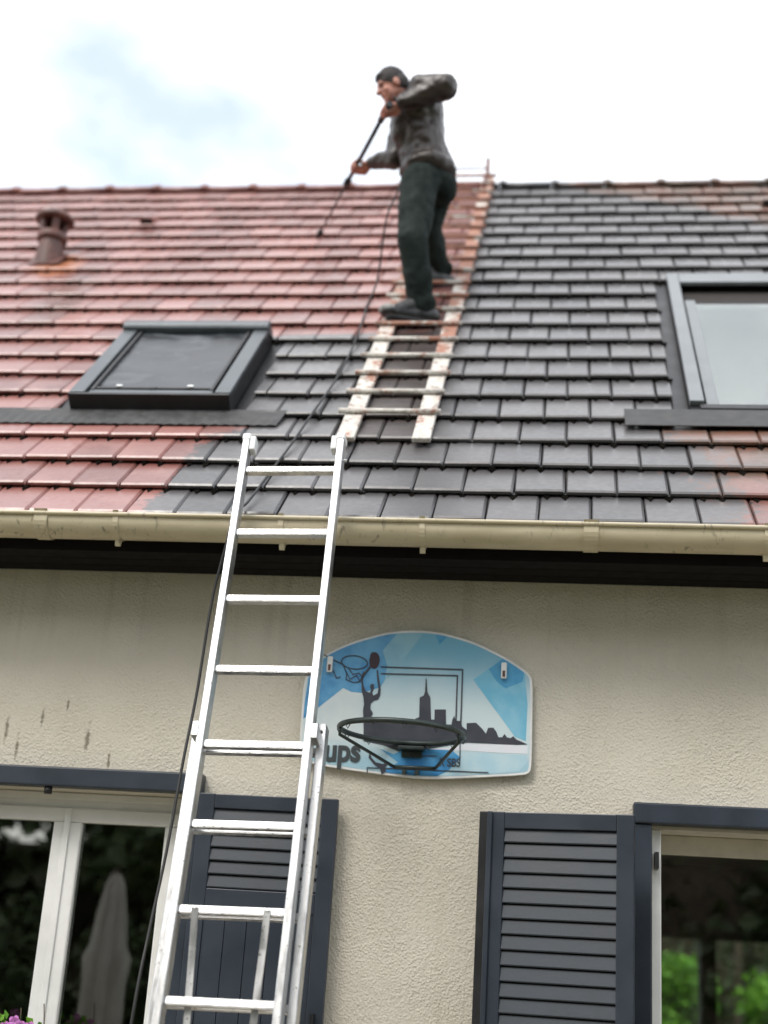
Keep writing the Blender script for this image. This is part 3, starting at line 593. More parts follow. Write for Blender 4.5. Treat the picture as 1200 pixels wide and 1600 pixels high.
b = MB(); M4 = Matrix.Translation(RP(-3.335, 3.50, 0.034)) @ AX
b.box(-0.10, 0.11, -0.10, 0.12, 0.002, 0.006, M=M4); b.build('flashing_sheet', MAT['ventclay'], pipe)

# ---- skylights (roof coordinates: local x, s, h)
def sk_box(name, mat, parent, x0, x1, s0, s1, h0, h1, bevel=0.004):
    b = MB(); M4 = Matrix.Translation(E0) @ AX; b.box(x0, x1, s0, s1, h0, h1, M=M4); return b.build(name, mat, parent, bevel)
x0, x1, s0, s1 = -2.320, -1.556, 1.020, 1.975
b = MB(); M4 = Matrix.Translation(E0) @ AX
b.box(x0, x0 + 0.05, s0, s1, -0.05, 0.095, M=M4); b.box(x1 - 0.05, x1, s0, s1, -0.05, 0.095, M=M4); b.box(x0 + 0.05, x1 - 0.05, s1 - 0.05, s1, -0.05, 0.095, M=M4); b.box(x0 + 0.05, x1 - 0.05, s0, s0 + 0.03, -0.05, 0.095, M=M4)
sk = b.build('skylight', MAT['black'], house); sk['label'] = 'skylight with a dark awning screen and grey frame'
sk_box('side_cover', MAT['zincdark'], sk, x0 - 0.004, x0 + 0.070, s0 + 0.012, s1 - 0.05, 0.096, 0.117)
sk_box('side_cover', MAT['zincdark'], sk, x1 - 0.070, x1 + 0.004, s0 + 0.012, s1 - 0.05, 0.096, 0.117)
sk_box('screen_rail', MAT['black'], sk, x0 + 0.086, x0 + 0.104, s0 + 0.05, s1 - 0.06, 0.093, 0.114)
sk_box('screen_rail', MAT['black'], sk, x1 - 0.104, x1 - 0.086, s0 + 0.05, s1 - 0.06, 0.093, 0.114)
b = MB(); pr = [(s1 - 0.075, 0.096), (s1 - 0.078, 0.130), (s1 - 0.06, 0.148), (s1 - 0.02, 0.150), (s1 + 0.012, 0.13), (s1 + 0.02, 0.03)]
b.prism([M4 @ Vector((x0 - 0.008, s, h)) for s, h in pr], (x1 - x0 + 0.016, 0, 0)); b.build('awning_box', MAT['zincdark'], sk, 0.006, fix=True)
sk_box('bottom_bar', MAT['zincdark'], sk, x0 + 0.084, x1 - 0.084, s0 + 0.012, s0 + 0.055, 0.096, 0.109)
sk_box('front_panel', MAT['black'], sk, x0 - 0.004, x1 + 0.004, s0 - 0.012, s0 + 0.010, 0.020, 0.114)
b = MB(); nx, ns = 14, 14; vs = []
for i in range(nx + 1):
    for j in range(ns + 1):
        X_ = x0 + 0.10 + (x1 - x0 - 0.20) * i / nx; S_ = s0 + 0.085 + (s1 - 0.07 - s0 - 0.085) * j / ns
        vs.append(M4 @ Vector((X_, S_, 0.097 + 0.004 * noise.noise(Vector((X_ * 4, S_ * 5, 0))))))
b.add(vs, [(i * (ns + 1) + j, (i + 1) * (ns + 1) + j, (i + 1) * (ns + 1) + j + 1, i * (ns + 1) + j + 1) for i in range(nx) for j in range(ns)], 0, True)
b.build('awning_screen', MAT['screen'], sk)
sk_box('screen_hem', MAT['black'], sk, x0 + 0.10, x1 - 0.10, s0 + 0.076, s0 + 0.094, 0.097, 0.109)
for xx in (x0 + 0.20, x1 - 0.22): sk_box('screen_clip', MAT['boardwhite'], sk, xx, xx + 0.03, s0 + 0.082, s0 + 0.10, 0.110, 0.118)
sk_box('pull_tab', MAT['black'], sk, (x0 + x1) / 2 - 0.02, (x0 + x1) / 2 + 0.02, s0 + 0.062, s0 + 0.084, 0.105, 0.115)
sk_box('glass_pane', MAT['skyglass'], sk, x0 + 0.052, x1 - 0.052, s0 + 0.032, s1 - 0.052, 0.05, 0.06, 0)
b = MB(); npl = 60; vs = []
for i in range(npl + 1):
    X_ = -2.86 + 1.555 * i / npl
    for (s_, h_) in ((0.845, 0.033 + (0.004 if i % 2 else 0.0)), (0.90, 0.034 + (0.003 if i % 2 else 0)), (0.96, 0.034), (1.018, 0.036)):
        vs.append(M4 @ Vector((X_ + (s_ - 0.85) * 0.10 * (1 if X_ > -2 else -0.2), s_, h_)))
b.add(vs, [(i * 4 + j, (i + 1) * 4 + j, (i + 1) * 4 + j + 1, i * 4 + j + 1) for i in range(npl) for j in range(3)], 0, False)
ap = b.build('apron', MAT['lead'], sk); so_ = ap.modifiers.new('solid', 'SOLIDIFY'); so_.thickness = 0.006
sk_box('flank_gutter', MAT['black'], sk, x1 + 0.006, -1.493, s0 - 0.02, s1 + 0.06, -0.004, 0.004, 0)
sk_box('flank_gutter', MAT['black'], sk, -2.404, x0 - 0.006, s0 - 0.02, s1 + 0.06, -0.004, 0.004, 0)

x0, x1, s0, s1 = 0.536, 1.40, 1.06, 3.07
b = MB(); b.box(x0, x0 + 0.06, s0, s1, -0.05, 0.035, M=M4); b.box(x1 - 0.06, x1, s0, s1, -0.05, 0.035, M=M4); b.box(x0 + 0.06, x1 - 0.06, s1 - 0.06, s1, -0.05, 0.035, M=M4); b.box(x0 + 0.06, x1 - 0.06, s0, s0 + 0.05, -0.05, 0.035, M=M4)
sk2 = b.build('skylight', MAT['black'], house); sk2['label'] = 'tall skylight with a pale blind behind its glass'
sk_box('side_cover', MAT['zinc'], sk2, x0 - 0.004, x0 + 0.06, s0 + 0.06, s1, 0.036, 0.062)
sk_box('side_cover', MAT['zinc'], sk2, x1 - 0.06, x1 + 0.004, s0 + 0.06, s1, 0.036, 0.062)
sk_box('top_cover', MAT['zinc'], sk2, x0 + 0.062, x1 - 0.062, s1 - 0.16, s1 + 0.002, 0.036, 0.060)
sk_box('sash_stile', MAT['zinc'], sk2, x0 + 0.075, x0 + 0.13, s0 + 0.05, s1 - 0.40, 0.0, 0.030)
sk_box('sash_stile', MAT['zinc'], sk2, x1 - 0.13, x1 - 0.075, s0 + 0.05, s1 - 0.40, 0.0, 0.030)
sk_box('bottom_bar', MAT['black'], sk2, x0 + 0.04, x1 - 0.04, s0 + 0.0, s0 + 0.05, 0.036, 0.05)
sk_box('blind', MAT['blind'], sk2, x0 + 0.11, x1 - 0.11, s0 + 0.06, s1 - 0.56, -0.02, -0.012, 0)
sk_box('recess_shade', MAT['roomdark'], sk2, x0 + 0.062, x1 - 0.062, s0 + 0.052, s1 - 0.062, -0.05, -0.03, 0)  # dark sheet standing in for shadow in the recess above the blind
sk_box('glass_pane', MAT['skyglass'], sk2, x0 + 0.08, x1 - 0.08, s0 + 0.06, s1 - 0.40, 0.004, 0.012, 0)
sk_box('apron', MAT['lead'], sk2, 0.24, 1.75, 0.87, 1.055, 0.040, 0.046)
sk_box('flank_gutter', MAT['black'], sk2, 0.466, x0 - 0.006, s0 - 0.03, s1 + 0.02, -0.004, 0.004, 0)

# ---- windows: surrounds, frames, panes
def surround(x0, x1, z1, w, name='window_surround'):
    b = MB(); b.box(x0 - w, x1 + w, -0.062, 0.02, z1 + 0.001, z1 + w + 0.008)
    b.box(x0 - w, x0 - 0.001, -0.050, 0.02, 0.75, z1); b.box(x1 + 0.001, x1 + w, -0.050, 0.02, 0.75, z1)
    return b.build(name, MAT['anthracite'], house, 0.007, seg=3)
surround(LW[0], LW[1], LW[3], 0.070); surround(RW[0], RW[1], RW[3], 0.070)
b = MB(); b.tube([(-2.02, -0.035, 2.216), (-2.02, -0.035, 2.188)], 0.016, 12); b.build('shutter_stop', MAT['black'], house)
# left window, two sashes
x0, x1, z0, z1 = LW
yf = 0.115
b = MB(); b.box(x0 + 0.001, x1 - 0.001, yf, yf + 0.07, z1 - 0.078, z1 - 0.001); b.box(x0 + 0.001, x0 + 0.06, yf, yf + 0.07, z0, z1 - 0.079); b.box(x1 - 0.06, x1 - 0.001, yf, yf + 0.07, z0, z1 - 0.079); b.box(x0 + 0.061, x1 - 0.061, yf, yf + 0.07, z0 + 0.001, z0 + 0.06)
win = b.build('window', MAT['pvc'], house, 0.004)
b = MB(); b.box(x0 + 0.001, x1 - 0.001, yf - 0.012, yf - 0.001, z1 - 0.03, z1 - 0.002); b.build('head_strip', MAT['pvc'], win, 0.003)
xm = (x0 + x1) / 2
for (a, c) in ((x0 + 0.045, xm - 0.005), (xm + 0.001, x1 - 0.045)):
    b = MB(); w = 0.056; y = yf - 0.016; zt = z1 - 0.062; zb = z0 + 0.045
    b.box(a, c, y, y + 0.06, zt - w, zt); b.box(a, c, y, y + 0.06, zb, zb + w); b.box(a, a + w, y, y + 0.06, zb + w, zt - w); b.box(c - w, c, y, y + 0.06, zb + w, zt - w)
    b.build('sash', MAT['pvc'], win, 0.006, seg=2)
    b = MB(); b.box(a + w - 0.004, c - w + 0.004, y + 0.022, y + 0.030, zb + w - 0.004, zt - w + 0.004); b.build('glass_pane', MAT['glass'], win)
b = MB(); b.box(xm - 0.016, xm + 0.010, yf - 0.024, yf - 0.0165, z0 + 0.05, z1 - 0.064); b.build('meeting_strip', MAT['pvc'], win, 0.003)
b = MB(); b.box(x0 - 0.10, x1 + 0.10, -0.26, 0.10, z0 - 0.045, z0 - 0.002); b.build('window_sill', MAT['reveal'], house, 0.006)
# right window, standing open: reveal, head and slim jambs
x0, x1, z0, z1 = RW
b = MB(); b.box(x0 + 0.001, x1 - 0.001, 0.0, 0.27, z1 - 0.012, z1 - 0.001); b.build('window_head', MAT['reveal'], house)
b = MB(); b.box(x0 + 0.001, x0 + 0.036, 0.01, 0.075, z0, z1 - 0.013); b.box(x1 - 0.036, x1 - 0.001, 0.01, 0.075, z0, z1 - 0.013); b.box(x0 + 0.036, x1 - 0.036, 0.012, 0.073, z0, z0 + 0.05)
win2 = b.build('window', MAT['pvc'], house, 0.004)
b = MB(); b.box(x0 + 0.002, x1 - 0.002, 0.165, 0.21, z1 - 0.086, z1 - 0.013); b.build('head_board', MAT['reveal'], win2, 0.003)
b = MB(); b.box(x0 + 0.002, x1 - 0.002, 0.18, 0.186, z0 + 0.01, z1 - 0.087); b.build('glass_pane', MAT['glass'], win2)
b = MB(); b.box(x0 + 0.01, x0 + 0.024, -0.05, 0.008, z1 - 0.16, z1 - 0.10); b.build('hinge', MAT['black'], win2)
b = MB(); b.box(x0 - 0.10, x1 + 0.10, -0.16, 0.10, z0 - 0.045, z0 - 0.002); b.build('window_sill', MAT['reveal'], house, 0.006)
# frame and post of the garden window at the back
b = MB(); b.box(BW1[1] + 0.002, BW2[0] - 0.002, 4.97, 4.998, 0.5, 2.0); b.build('back_window_post', MAT['roomdark'], house)
for (bx0, bx1, bz0, bz1) in (BW1, BW2):
    b = MB(); b.box(bx0, bx1, 5.10, 5.106, bz0, bz1); b.build('back_glass_pane', MAT['glass'], house)

# ---- shutters
def shutter(name_label, loc, rotz, W, H, slat_top, slat_bot, n, left_strip, boards):
    root = empty('shutter_pivot') if False else None
    b = MB(); fw = 0.062; t = 0.032
    # frame in local x 0..W, z 0..H, y 0 (back) .. -t (front)
    b.box(0, fw, -t, 0, 0, H); b.box(W - fw, W, -t, 0, 0, H); b.box(fw, W - fw, -t + 0.001, -0.001, slat_top, H - 0.001)
    if slat_bot > 0.1: b.box(fw, W - fw, -t + 0.001, -0.001, slat_bot - 0.075, slat_bot)
    b.box(fw, W - fw, -t + 0.001, -0.001, 0.001, 0.07)
    o = b.build('shutter', MAT['anthracite'], house, 0.003)
    o.location = loc; o.rotation_euler = (0, 0, rotz); o['label'] = name_label
    ph = (slat_top - slat_bot) / n
    bs = MB(); ln = W - 2 * fw + 0.01; p = [(-0.006, -0.006), (-0.030, 0.004), (-0.030, 0.010), (-0.010, ph - 0.006), (-0.004, ph - 0.006)]
    p = [(-0.008, 0.004), (-0.027, 0.004), (-0.0285, 0.008), (-0.019, ph - 0.002), (-0.008, ph - 0.002)]
    bs.prism([(0, y, z) for y, z in p], (ln, 0, 0)); me = bs.mesh('slat', [MAT['slat']])
    bmm = bmesh.new(); bmm.from_mesh(me); bmesh.ops.recalc_face_normals(bmm, faces=bmm.faces); bmm.to_mesh(me); bmm.free()
    for i in range(n): link_copy(me, 'slat', o, (fw - 0.005, 0, slat_bot + i * ph), (0, 0, 0))
    b = MB(); b.box(fw - 0.004, W - fw + 0.004, -0.006, -0.002, 0.05, H - 0.05); b.build('backing', MAT['black'], o)
    if boards:
        nb = 5; bw = (W - 2 * fw) / nb
        bb = MB(); bb.box(0.0015, bw - 0.0015, -t + 0.006, -0.007, 0.071, slat_bot - 0.076); bme = bb.mesh('board', [MAT['anthracite']])
        for i in range(nb): link_copy(bme, 'board', o, (fw + i * bw, 0, 0))
    if left_strip:
        b = MB(); b.box(-0.034, -0.002, -0.030, 0.012, 0.0, H); b.build('edge_batten', MAT['black'], o, 0.003)  # batten in black so the edge reads as a shaded gap
        b = MB(); b.box(-0.0015, 0.018, -t - 0.012, -t - 0.001, 0.0, H); b.build('cover_strip', MAT['anthracite'], o, 0.003)
    return o
sl = shutter('folded back shutter behind the aluminium ladder', (-1.395, -0.035, 1.11), 0.0, 0.545, 1.107, 1.052, 0.752, 6, False, True)
b = MB(); b.box(0.50, 0.515, -0.05, -0.033, 0.29, 0.33); b.build('latch', MAT['black'], sl)
shutter('louvred shutter below the basketball board', (-0.262, -0.150, 1.07), R(-11.5), 0.535, 1.115, 1.055, 0.36, 13, True, True)

# ================================================================== basketball board
board = empty('basketball_hoop', (-0.58, -0.03, 2.33))
tag(board, 'blue basketball backboard with city skyline print and netless ring, fixed to wall', 'basketball hoop')
bo = Vector((-0.58, -0.03, 2.33))
def flat(name, pts, off, mat, parent, thick=0.0004):
    n_ = len(pts); tri = tessellate_polygon([[Vector((x, z, 0)) for x, z in pts]])
    vs = [(x - bo.x, -off - bo.y, z - bo.z) for x, z in pts]; fs = []
    for t_ in tri:
        a, b_, c = (Vector(pts[i]) for i in t_)
        ccw = (b_ - a).x * (c - a).y - (b_ - a).y * (c - a).x > 0
        fs.append(tuple(t_) if ccw else tuple(reversed(t_)))
    if thick > 0.001:
        vs += [(x, y + thick, z) for x, y, z in vs]; fs += [tuple(n_ + i for i in reversed(f)) for f in fs] + [(i, (i + 1) % n_, n_ + (i + 1) % n_, n_ + i) for i in range(n_)]
    me = bpy.data.meshes.new(name); me.from_pydata(vs, [], fs); me.materials.append(mat)
    if thick > 0.001:
        bm = bmesh.new(); bm.from_mesh(me); bmesh.ops.recalc_face_normals(bm, faces=bm.faces); bm.to_mesh(me); bm.free()
    o = bpy.data.objects.new(name, me); col.objects.link(o); o.parent = parent; return o
def smooth_loop(pts, it=1):
    for _ in range(it):
        q = []
        for i in range(len(pts)):
            a, c = Vector(pts[i]), Vector(pts[(i + 1) % len(pts)]); q += [tuple(a * .75 + c * .25), tuple(a * .25 + c * .75)]
        pts = q
    return pts
ol = smooth_loop(BOARD['outline'], 1)
plate = flat('board', ol, 0.030, MAT['boardwhite'], board, 0.020)
plate.data.polygons.foreach_set('use_smooth', [False] * len(plate.data.polygons))
pb = plate.modifiers.new('bevel', 'BEVEL'); pb.width = 0.004; pb.segments = 2; pb.limit_method = 'ANGLE'; pb.angle_limit = R(50)
cx_ = sum(p[0] for p in ol) / len(ol); cz_ = sum(p[1] for p in ol) / len(ol)
def inset(pts, d):
    out = []; n_ = len(pts)
    for i in range(n_):
        a, b_, c = Vector(pts[i - 1]), Vector(pts[i]), Vector(pts[(i + 1) % n_])
        t = (c - a).normalized(); nn = Vector((-t.y, t.x))
        if nn.dot(Vector((cx_, cz_)) - b_) < 0: nn = -nn
        out.append(tuple(b_ + nn * d))
    return out
def print_base():
    t = NT('print_sky'); p = t.pos(); sep = t.n('ShaderNodeSeparateXYZ'); t.l(p, sep.inputs[0])
    n1 = t.noise(p, 7.0, 3.0)
    z = t.math('ADD', sep.outputs['Z'], t.math('MULTIPLY', t.math('SUBTRACT', n1, 0.5), 0.10))
    c = t.mix(t.ramp(z, 2.55, 2.86), (0.60, 0.71, 0.74), (0.17, 0.43, 0.60))
    c = t.mix(t.ramp(z, 2.46, 2.36), c, (0.36, 0.56, 0.66)); t.set(c, 0.35); return t.m
def ink(name, a, b=None, rough=0.35):
    t = NT(name); n1 = t.noise(t.pos(), 11.0, 4.0); t.set(t.mix(t.ramp(n1, 0.3, 0.7), a, b or a), rough); return t.m
INK = dict(blue=ink('print_blue', (0.06, 0.25, 0.52), (0.15, 0.40, 0.64)), mid=ink('print_mid_blue', (0.20, 0.42, 0.58), (0.27, 0.50, 0.62)), aqua=ink('print_aqua', (0.15, 0.45, 0.64), (0.26, 0.54, 0.69)), core=ink('print_core', (0.05, 0.29, 0.57), (0.11, 0.39, 0.63)),
           pale=ink('print_pale', (0.58, 0.67, 0.70), (0.66, 0.73, 0.74)), snow=ink('print_white', (0.72, 0.75, 0.80)), deep=ink('print_deep_blue', (0.03, 0.20, 0.48), (0.10, 0.36, 0.62)), dark=ink('print_slate', (0.045, 0.05, 0.066), (0.065, 0.07, 0.088)), ball=ink('print_ball', (0.05, 0.03, 0.04)), text=ink('print_text', (0.06, 0.07, 0.075)), water=ink('print_water', (0.40, 0.60, 0.70), (0.50, 0.66, 0.72)))
pr_area = inset(ol, 0.009)
flat('printed_panel', pr_area, 0.0306, print_base(), board)
def clip_to_panel(pts):
    # Sutherland-Hodgman against the convex print area
    def area(q): return sum(q[i - 1][0] * q[i][1] - q[i][0] * q[i - 1][1] for i in range(len(q)))
    cl = pr_area if area(pr_area) > 0 else pr_area[::-1]; out = list(pts)
    for i in range(len(cl)):
        a, b_ = cl[i - 1], cl[i]; inp = out; out = []
        if not inp: break
        def side(p): return (b_[0] - a[0]) * (p[1] - a[1]) - (b_[1] - a[1]) * (p[0] - a[0])
        for j in range(len(inp)):
            p, q = inp[j - 1], inp[j]; sp, sq = side(p), side(q)
            if (sp >= 0) != (sq >= 0):
                t_ = sp / (sp - sq); out.append((p[0] + (q[0] - p[0]) * t_, p[1] + (q[1] - p[1]) * t_))
            if sq >= 0: out.append(q)
    return out
for key, mt, off in (('pale_field', 'pale', .0310), ('blue_field', 'blue', .0314), ('blue_mid', 'mid', .0312), ('small_triangle', 'core', .0312), ('diamond', 'aqua', .0312), ('diamond_core', 'core', .0316), ('mid_water', 'water', .0310), ('snow', 'snow', .0314), ('deep_blue', 'deep', .0318)):
    flat(key, clip_to_panel(BOARD[key]), off, INK[mt], board, 0.0002)
for key, mt, off in (('skyline', 'dark', .0324), ('player', 'dark', .0330), ('scribble', 'dark', .0326)):
    flat({'player': 'player_silhouette', 'skyline': 'skyline_silhouette', 'scribble': 'ink_splash'}[key], BOARD[key], off, INK[mt], board, 0.0002)
def stroke(name, pts, w, off, mat, closed=False):
    b = MB(); P = [Vector(p) for p in pts]; n_ = len(P)
    for i in range(n_ if closed else n_ - 1):
        a, c = P[i], P[(i + 1) % n_]; t = (c - a).normalized(); nn = Vector((-t.y, t.x)) * w / 2
        q = [a - nn - t * w / 3, c - nn + t * w / 3, c + nn + t * w / 3, a + nn - t * w / 3]
        o_ = off + 0.00012 * (i % 2)
        b.add([(p.x - bo.x, -o_ - bo.y, p.y - bo.z) for p in q], [(0, 1, 2, 3)])
    return b.build(name, mat, board)
for key, pts in BOARD['lines'].items():
    stroke('drawn_line', pts, 0.0055 if 'box' in key else 0.004, .0336, INK['dark'])
stroke('drawn_ring', BOARD['doodle_ring'], 0.0045, .0338, INK['dark'], True)
bp = BOARD['player']; bx_ = sum(p[0] for p in bp[:5]) / 5; bz_ = sum(p[1] for p in bp[:5]) / 5
flat('printed_ball', [(bx_ - 0.004 + 0.021 * math.cos(t * math.pi / 8), bz_ - 0.013 + 0.034 * math.sin(t * math.pi / 8)) for t in range(16)], .0342, INK['ball'], board, 0.0002)
def lettering(text, p0, p1, height, off, name, bold):
    cu = bpy.data.curves.new(name, 'FONT'); cu.body = text; cu.size = 1.0; cu.offset = bold
    tmp = bpy.data.objects.new(name + '_tmp', cu); col.objects.link(tmp)
    bpy.context.view_layer.update()
    me = bpy.data.meshes.new_from_object(tmp.evaluated_get(bpy.context.evaluated_depsgraph_get()))
    bpy.data.objects.remove(tmp); bpy.data.curves.remove(cu)
    xs = [v.co.x for v in me.vertices]; ys = [v.co.y for v in me.vertices if True]
    sx = (p1[0] - p0[0]) / (max(xs) - min(xs)); sl_ = (p1[1] - p0[1]) / (p1[0] - p0[0]); mn = min(xs)
    for v in me.vertices:
        x = (v.co.x - mn) * sx; z = v.co.y * height
        v.co = (p0[0] + x - bo.x, -off - bo.y, p0[1] + z + x * sl_ - bo.z)
    me.materials.clear(); me.materials.append(INK['text'])
    o = bpy.data.objects.new(name, me); col.objects.link(o); o.parent = board; return o
tu = BOARD['text_ups']
lettering('ups', tu[0], (tu[1][0] , tu[1][1]), 0.125, .0334, 'lettering', 0.035)
ts = BOARD['text_small']; lettering('R SBS', ts[0], ts[1], 0.045, .0334, 'small_lettering', 0.02)
for (x, z) in BOARD['clips']:
    b = MB(); b.box(x - bo.x - 0.011, x - bo.x + 0.011, -0.050 - bo.y, -0.0348 - bo.y, z - bo.z - 0.032, z - bo.z + 0.032); b.build('fixing_clip', MAT['boardwhite'], board, 0.004)
    b = MB(); b.box(x - bo.x - 0.005, x - bo.x + 0.005, -0.0515 - bo.y, -0.0502 - bo.y, z - bo.z - 0.026, z - bo.z - 0.002); b.build('clip_slot', MAT['ventclay'], board)
# ring
rc = Vector((-0.597, -0.275, 2.448)); rr = 0.232
tilt = Matrix.Rotation(R(1.2), 4, 'Y')
def ringp(a, r=rr, dz=0): return rc + tilt @ Vector((r * math.cos(a), r * math.sin(a), dz)) - bo
b = MB(); pts = [ringp(2 * math.pi * k / 48) for k in range(49)]; b.tube(pts, 0.0105, 10, caps=False); b.build('ring', MAT['rim'], board)
y_b = -0.036 - bo.y
b = MB(); b.box(-0.63 - bo.x, -0.53 - bo.x, y_b - 0.05, y_b, 2.418 - bo.z, 2.430 - bo.z); b.box(-0.62 - bo.x, -0.54 - bo.x, y_b - 0.006, y_b, 2.392 - bo.z, 2.417 - bo.z); b.build('mounting_plate', MAT['rim'], board, 0.002)
for a, xb_ in ((R(198), -0.645), (R(-18), -0.485)):
    p = ringp(a); q = Vector((xb_ - bo.x, -0.055 - bo.y, 2.352 - bo.z))
    b = MB(); b.tube([p, p + Vector((0, 0, -0.035)), q], 0.0065, 8); b.build('brace', MAT['rim'], board)
b = MB(); b.tube([Vector((-0.648 - bo.x, -0.055 - bo.y, 2.352 - bo.z)), Vector((-0.482 - bo.x, -0.055 - bo.y, 2.352 - bo.z))], 0.0075, 8); b.build('brace_bar', MAT['rim'], board)
for x in (-0.605, -0.556):
    b = MB(); b.box(x - 0.008 - bo.x, x + 0.008 - bo.x, -0.058 - bo.y, -0.0346 - bo.y, 2.326 - bo.z, 2.348 - bo.z); b.build('bolt', MAT['rim'], board, 0.002)
for k in range(12):
    a = 2 * math.pi * (k + .3) / 12; p = ringp(a, rr, -0.012)
    b = MB(); b.tube([p + Vector((-.008, 0, 0.004)), p + Vector((0, 0, -0.012)), p + Vector((.008, 0, 0.004))], 0.0022, 5); b.build('net_hook', MAT['rim'], board)

# ================================================================== aluminium extension ladder
LO = Vector((-1.0583, -0.492, 3.3973)); LD = Vector((0.01555396, -0.23356025, -0.97221792)); LL = Vector((0.99980971, -0.00781649, 0.01787318))
LN = LL.cross(LD).normalized()
if LN.y < 0: LN = -LN                               # from the climber towards the wall
SP = 0.2834
foot = LO + LD * (LO.z / -LD.z)
ladder = empty('extension_ladder', foot)
tag(ladder, 'two-section aluminium extension ladder leaning against the gutter', 'ladder')
LM = Matrix((LL, LN, -LD)).transposed().to_4x4(); LM.translation = LO - foot      # local: x lateral, y towards wall, z up along the ladder
def rail(name, xc, w, y0, y1, z0, z1, hollow=True):
    b = MB(); t = 0.0035; x0, x1 = xc - w / 2, xc + w / 2
    b.box(x0, x1, y0, y1, z0, z1, M=LM)
    o = b.build(name, MAT['alu'], ladder, 0.004, seg=2); return o
HW = 0.3454 / 2
for s in (-1, 1):
    r_ = rail('front_section_rail', s * (HW + 0.0135), 0.027, -0.030, 0.030, -2.75, 0.155)
    b = MB(); b.box(s * (HW + 0.0135) - 0.0165, s * (HW + 0.0135) + 0.0165, -0.033, 0.033, 0.13, 0.160, M=LM)
    b.box(s * (HW - 0.012) - 0.012, s * (HW - 0.012) + 0.012, -0.028, 0.02, 0.085, 0.150, M=LM); b.build('end_cap', MAT['boardwhite'], ladder, 0.006)
    b = MB(); b.tube([LM @ Vector((s * (HW + 0.027), -0.004, 0.045)), LM @ Vector((s * (HW + 0.042), -0.004, 0.045))], 0.006, 8); b.build('cap_bolt', MAT['alu'], ladder)
    rail('rear_section_rail', s * (HW + 0.047), 0.030, 0.034, 0.094, -(LO.z / -LD.z) + 0.03, -1.03)
    b = MB(); b.box(s * (HW + 0.047) - 0.019, s * (HW + 0.047) + 0.019, 0.028, 0.10, -(LO.z / -LD.z) - 0.005, -(LO.z / -LD.z) + 0.06, M=LM); b.build('rubber_foot', MAT['rubber'], ladder, 0.005)
    b = MB(); b.box(s * (HW + 0.034) - 0.012, s * (HW + 0.034) + 0.012, -0.034, 0.032, -1.115, -1.06, M=LM); b.build('guide_clip', MAT['alu'], ladder, 0.003)
    b = MB(); b.tube([LM @ Vector((s * (HW + 0.047), 0.030, -1.062)), LM @ Vector((s * (HW + 0.047), 0.0345, -1.062))], 0.005, 10); b.build('pin_hole', MAT['black'], ladder)
def rung_mesh(L):
    b = MB(); pr = [(-0.017, -0.012), (0.017, -0.012), (0.015, 0.013), (-0.015, 0.013)]
    b.prism([(-L / 2, y, z) for y, z in pr], (L, 0, 0)); me = b.mesh('rung', [MAT['alu']])
    bm = bmesh.new(); bm.from_mesh(me); bmesh.ops.recalc_face_normals(bm, faces=bm.faces)
    bmesh.ops.bevel(bm, geom=[e for e in bm.edges], offset=0.003, segments=2, affect='EDGES'); bm.to_mesh(me); bm.free(); return me
ru = rung_mesh(2 * HW); ru2 = rung_mesh(2 * HW + 0.064)
Lrot = LM.to_3x3().to_euler()
for i in range(10): link_copy(ru, 'rung', ladder, LM @ Vector((0, 0, -SP * i)), Lrot)
for i in range(4, 12): link_copy(ru2, 'rung', ladder, LM @ Vector((0, 0.064, -SP * i + 0.006)), Lrot)
for xa, xb_ in ((-0.118, -0.075), (0.117, 0.085)):
    z0_ = -SP * 6 + 0.004; b = MB(); N_ = 8
    for e in range(2): pass
    P = [LM @ Vector((xa + (xb_ - xa) * t / N_, -0.019 + 0.075 * min(1, t / N_ * 1.6) + 0.003 * math.sin(t * 1.7), z0_ - 0.95 * t / N_)) for t in range(N_ + 1)]
    wv = LL * 0.011; tv = LN * 0.003
    vs = []; fs = []
    for p in P: vs += [p - wv - tv, p + wv - tv, p + wv + tv, p - wv + tv]
    for i in range(N_):
        for k in range(4): fs.append((i * 4 + k, i * 4 + (k + 1) % 4, i * 4 + 4 + (k + 1) % 4, i * 4 + 4 + k))
    b.add(vs, fs + [(0, 1, 2, 3), tuple(N_ * 4 + k for k in (3, 2, 1, 0))]); b.build('brace_strap', MAT['alu'], ladder, fix=True)
    b = MB(); b.tube([P[0] - LN * 0.003, P[0] - LN * 0.007], 0.005, 8); b.build('rivet', MAT['alu'], ladder)

# ================================================================== roof ladder
rl = empty('roof_ladder', RP(-0.80, 0.665, 0.03))
tag(rl, 'old white and rust roof ladder hooked over the ridge, under the worker', 'ladder')
RM = Matrix.Translation(-rl.location) @ Matrix.Translation(E0) @ AX
for x in (-0.963, -0.632):
    b = MB(); b.box(x - 0.040, x + 0.040, 0.665, 5.60, 0.036, 0.060, M=RM); b.build('rail', MAT['roofladder'], rl, 0.005)
b = MB(); b.tube([(-0.23, 0, 0), (0.23, 0, 0)], 0.0125, 10); rme2 = b.mesh('rung', [MAT['roofladder']])
rrot = RM.to_3x3().to_euler()
for k in range(20):
    link_copy(rme2, 'rung', rl, RM @ Vector((-0.799 + random.uniform(-.006, .006), 0.931 + 0.2425 * k, 0.073)), (0, 0, 0))
top = RP(0, 5.60, 0.05)
for x in (-0.963, -0.645):
    b = MB(); p0 = RP(x, 5.45, 0.07) - rl.location; p1 = Vector((x, 3.555, 7.48)) - rl.location
    b.tube([RP(x, 5.2, 0.07) - rl.location, p0, Vector((x, 3.555, 7.30)) - rl.location, p1], 0.016, 8); b.build('hook_post', MAT['ventclay'], rl)
    b = MB(); b.tube([Vector((x, 3.555, 7.33)) - rl.location, Vector((x, 3.80, 7.30)) - rl.location, Vector((x, 4.05, 6.95)) - rl.location], 0.011, 8); b.build('ridge_hook', MAT['steel'], rl)
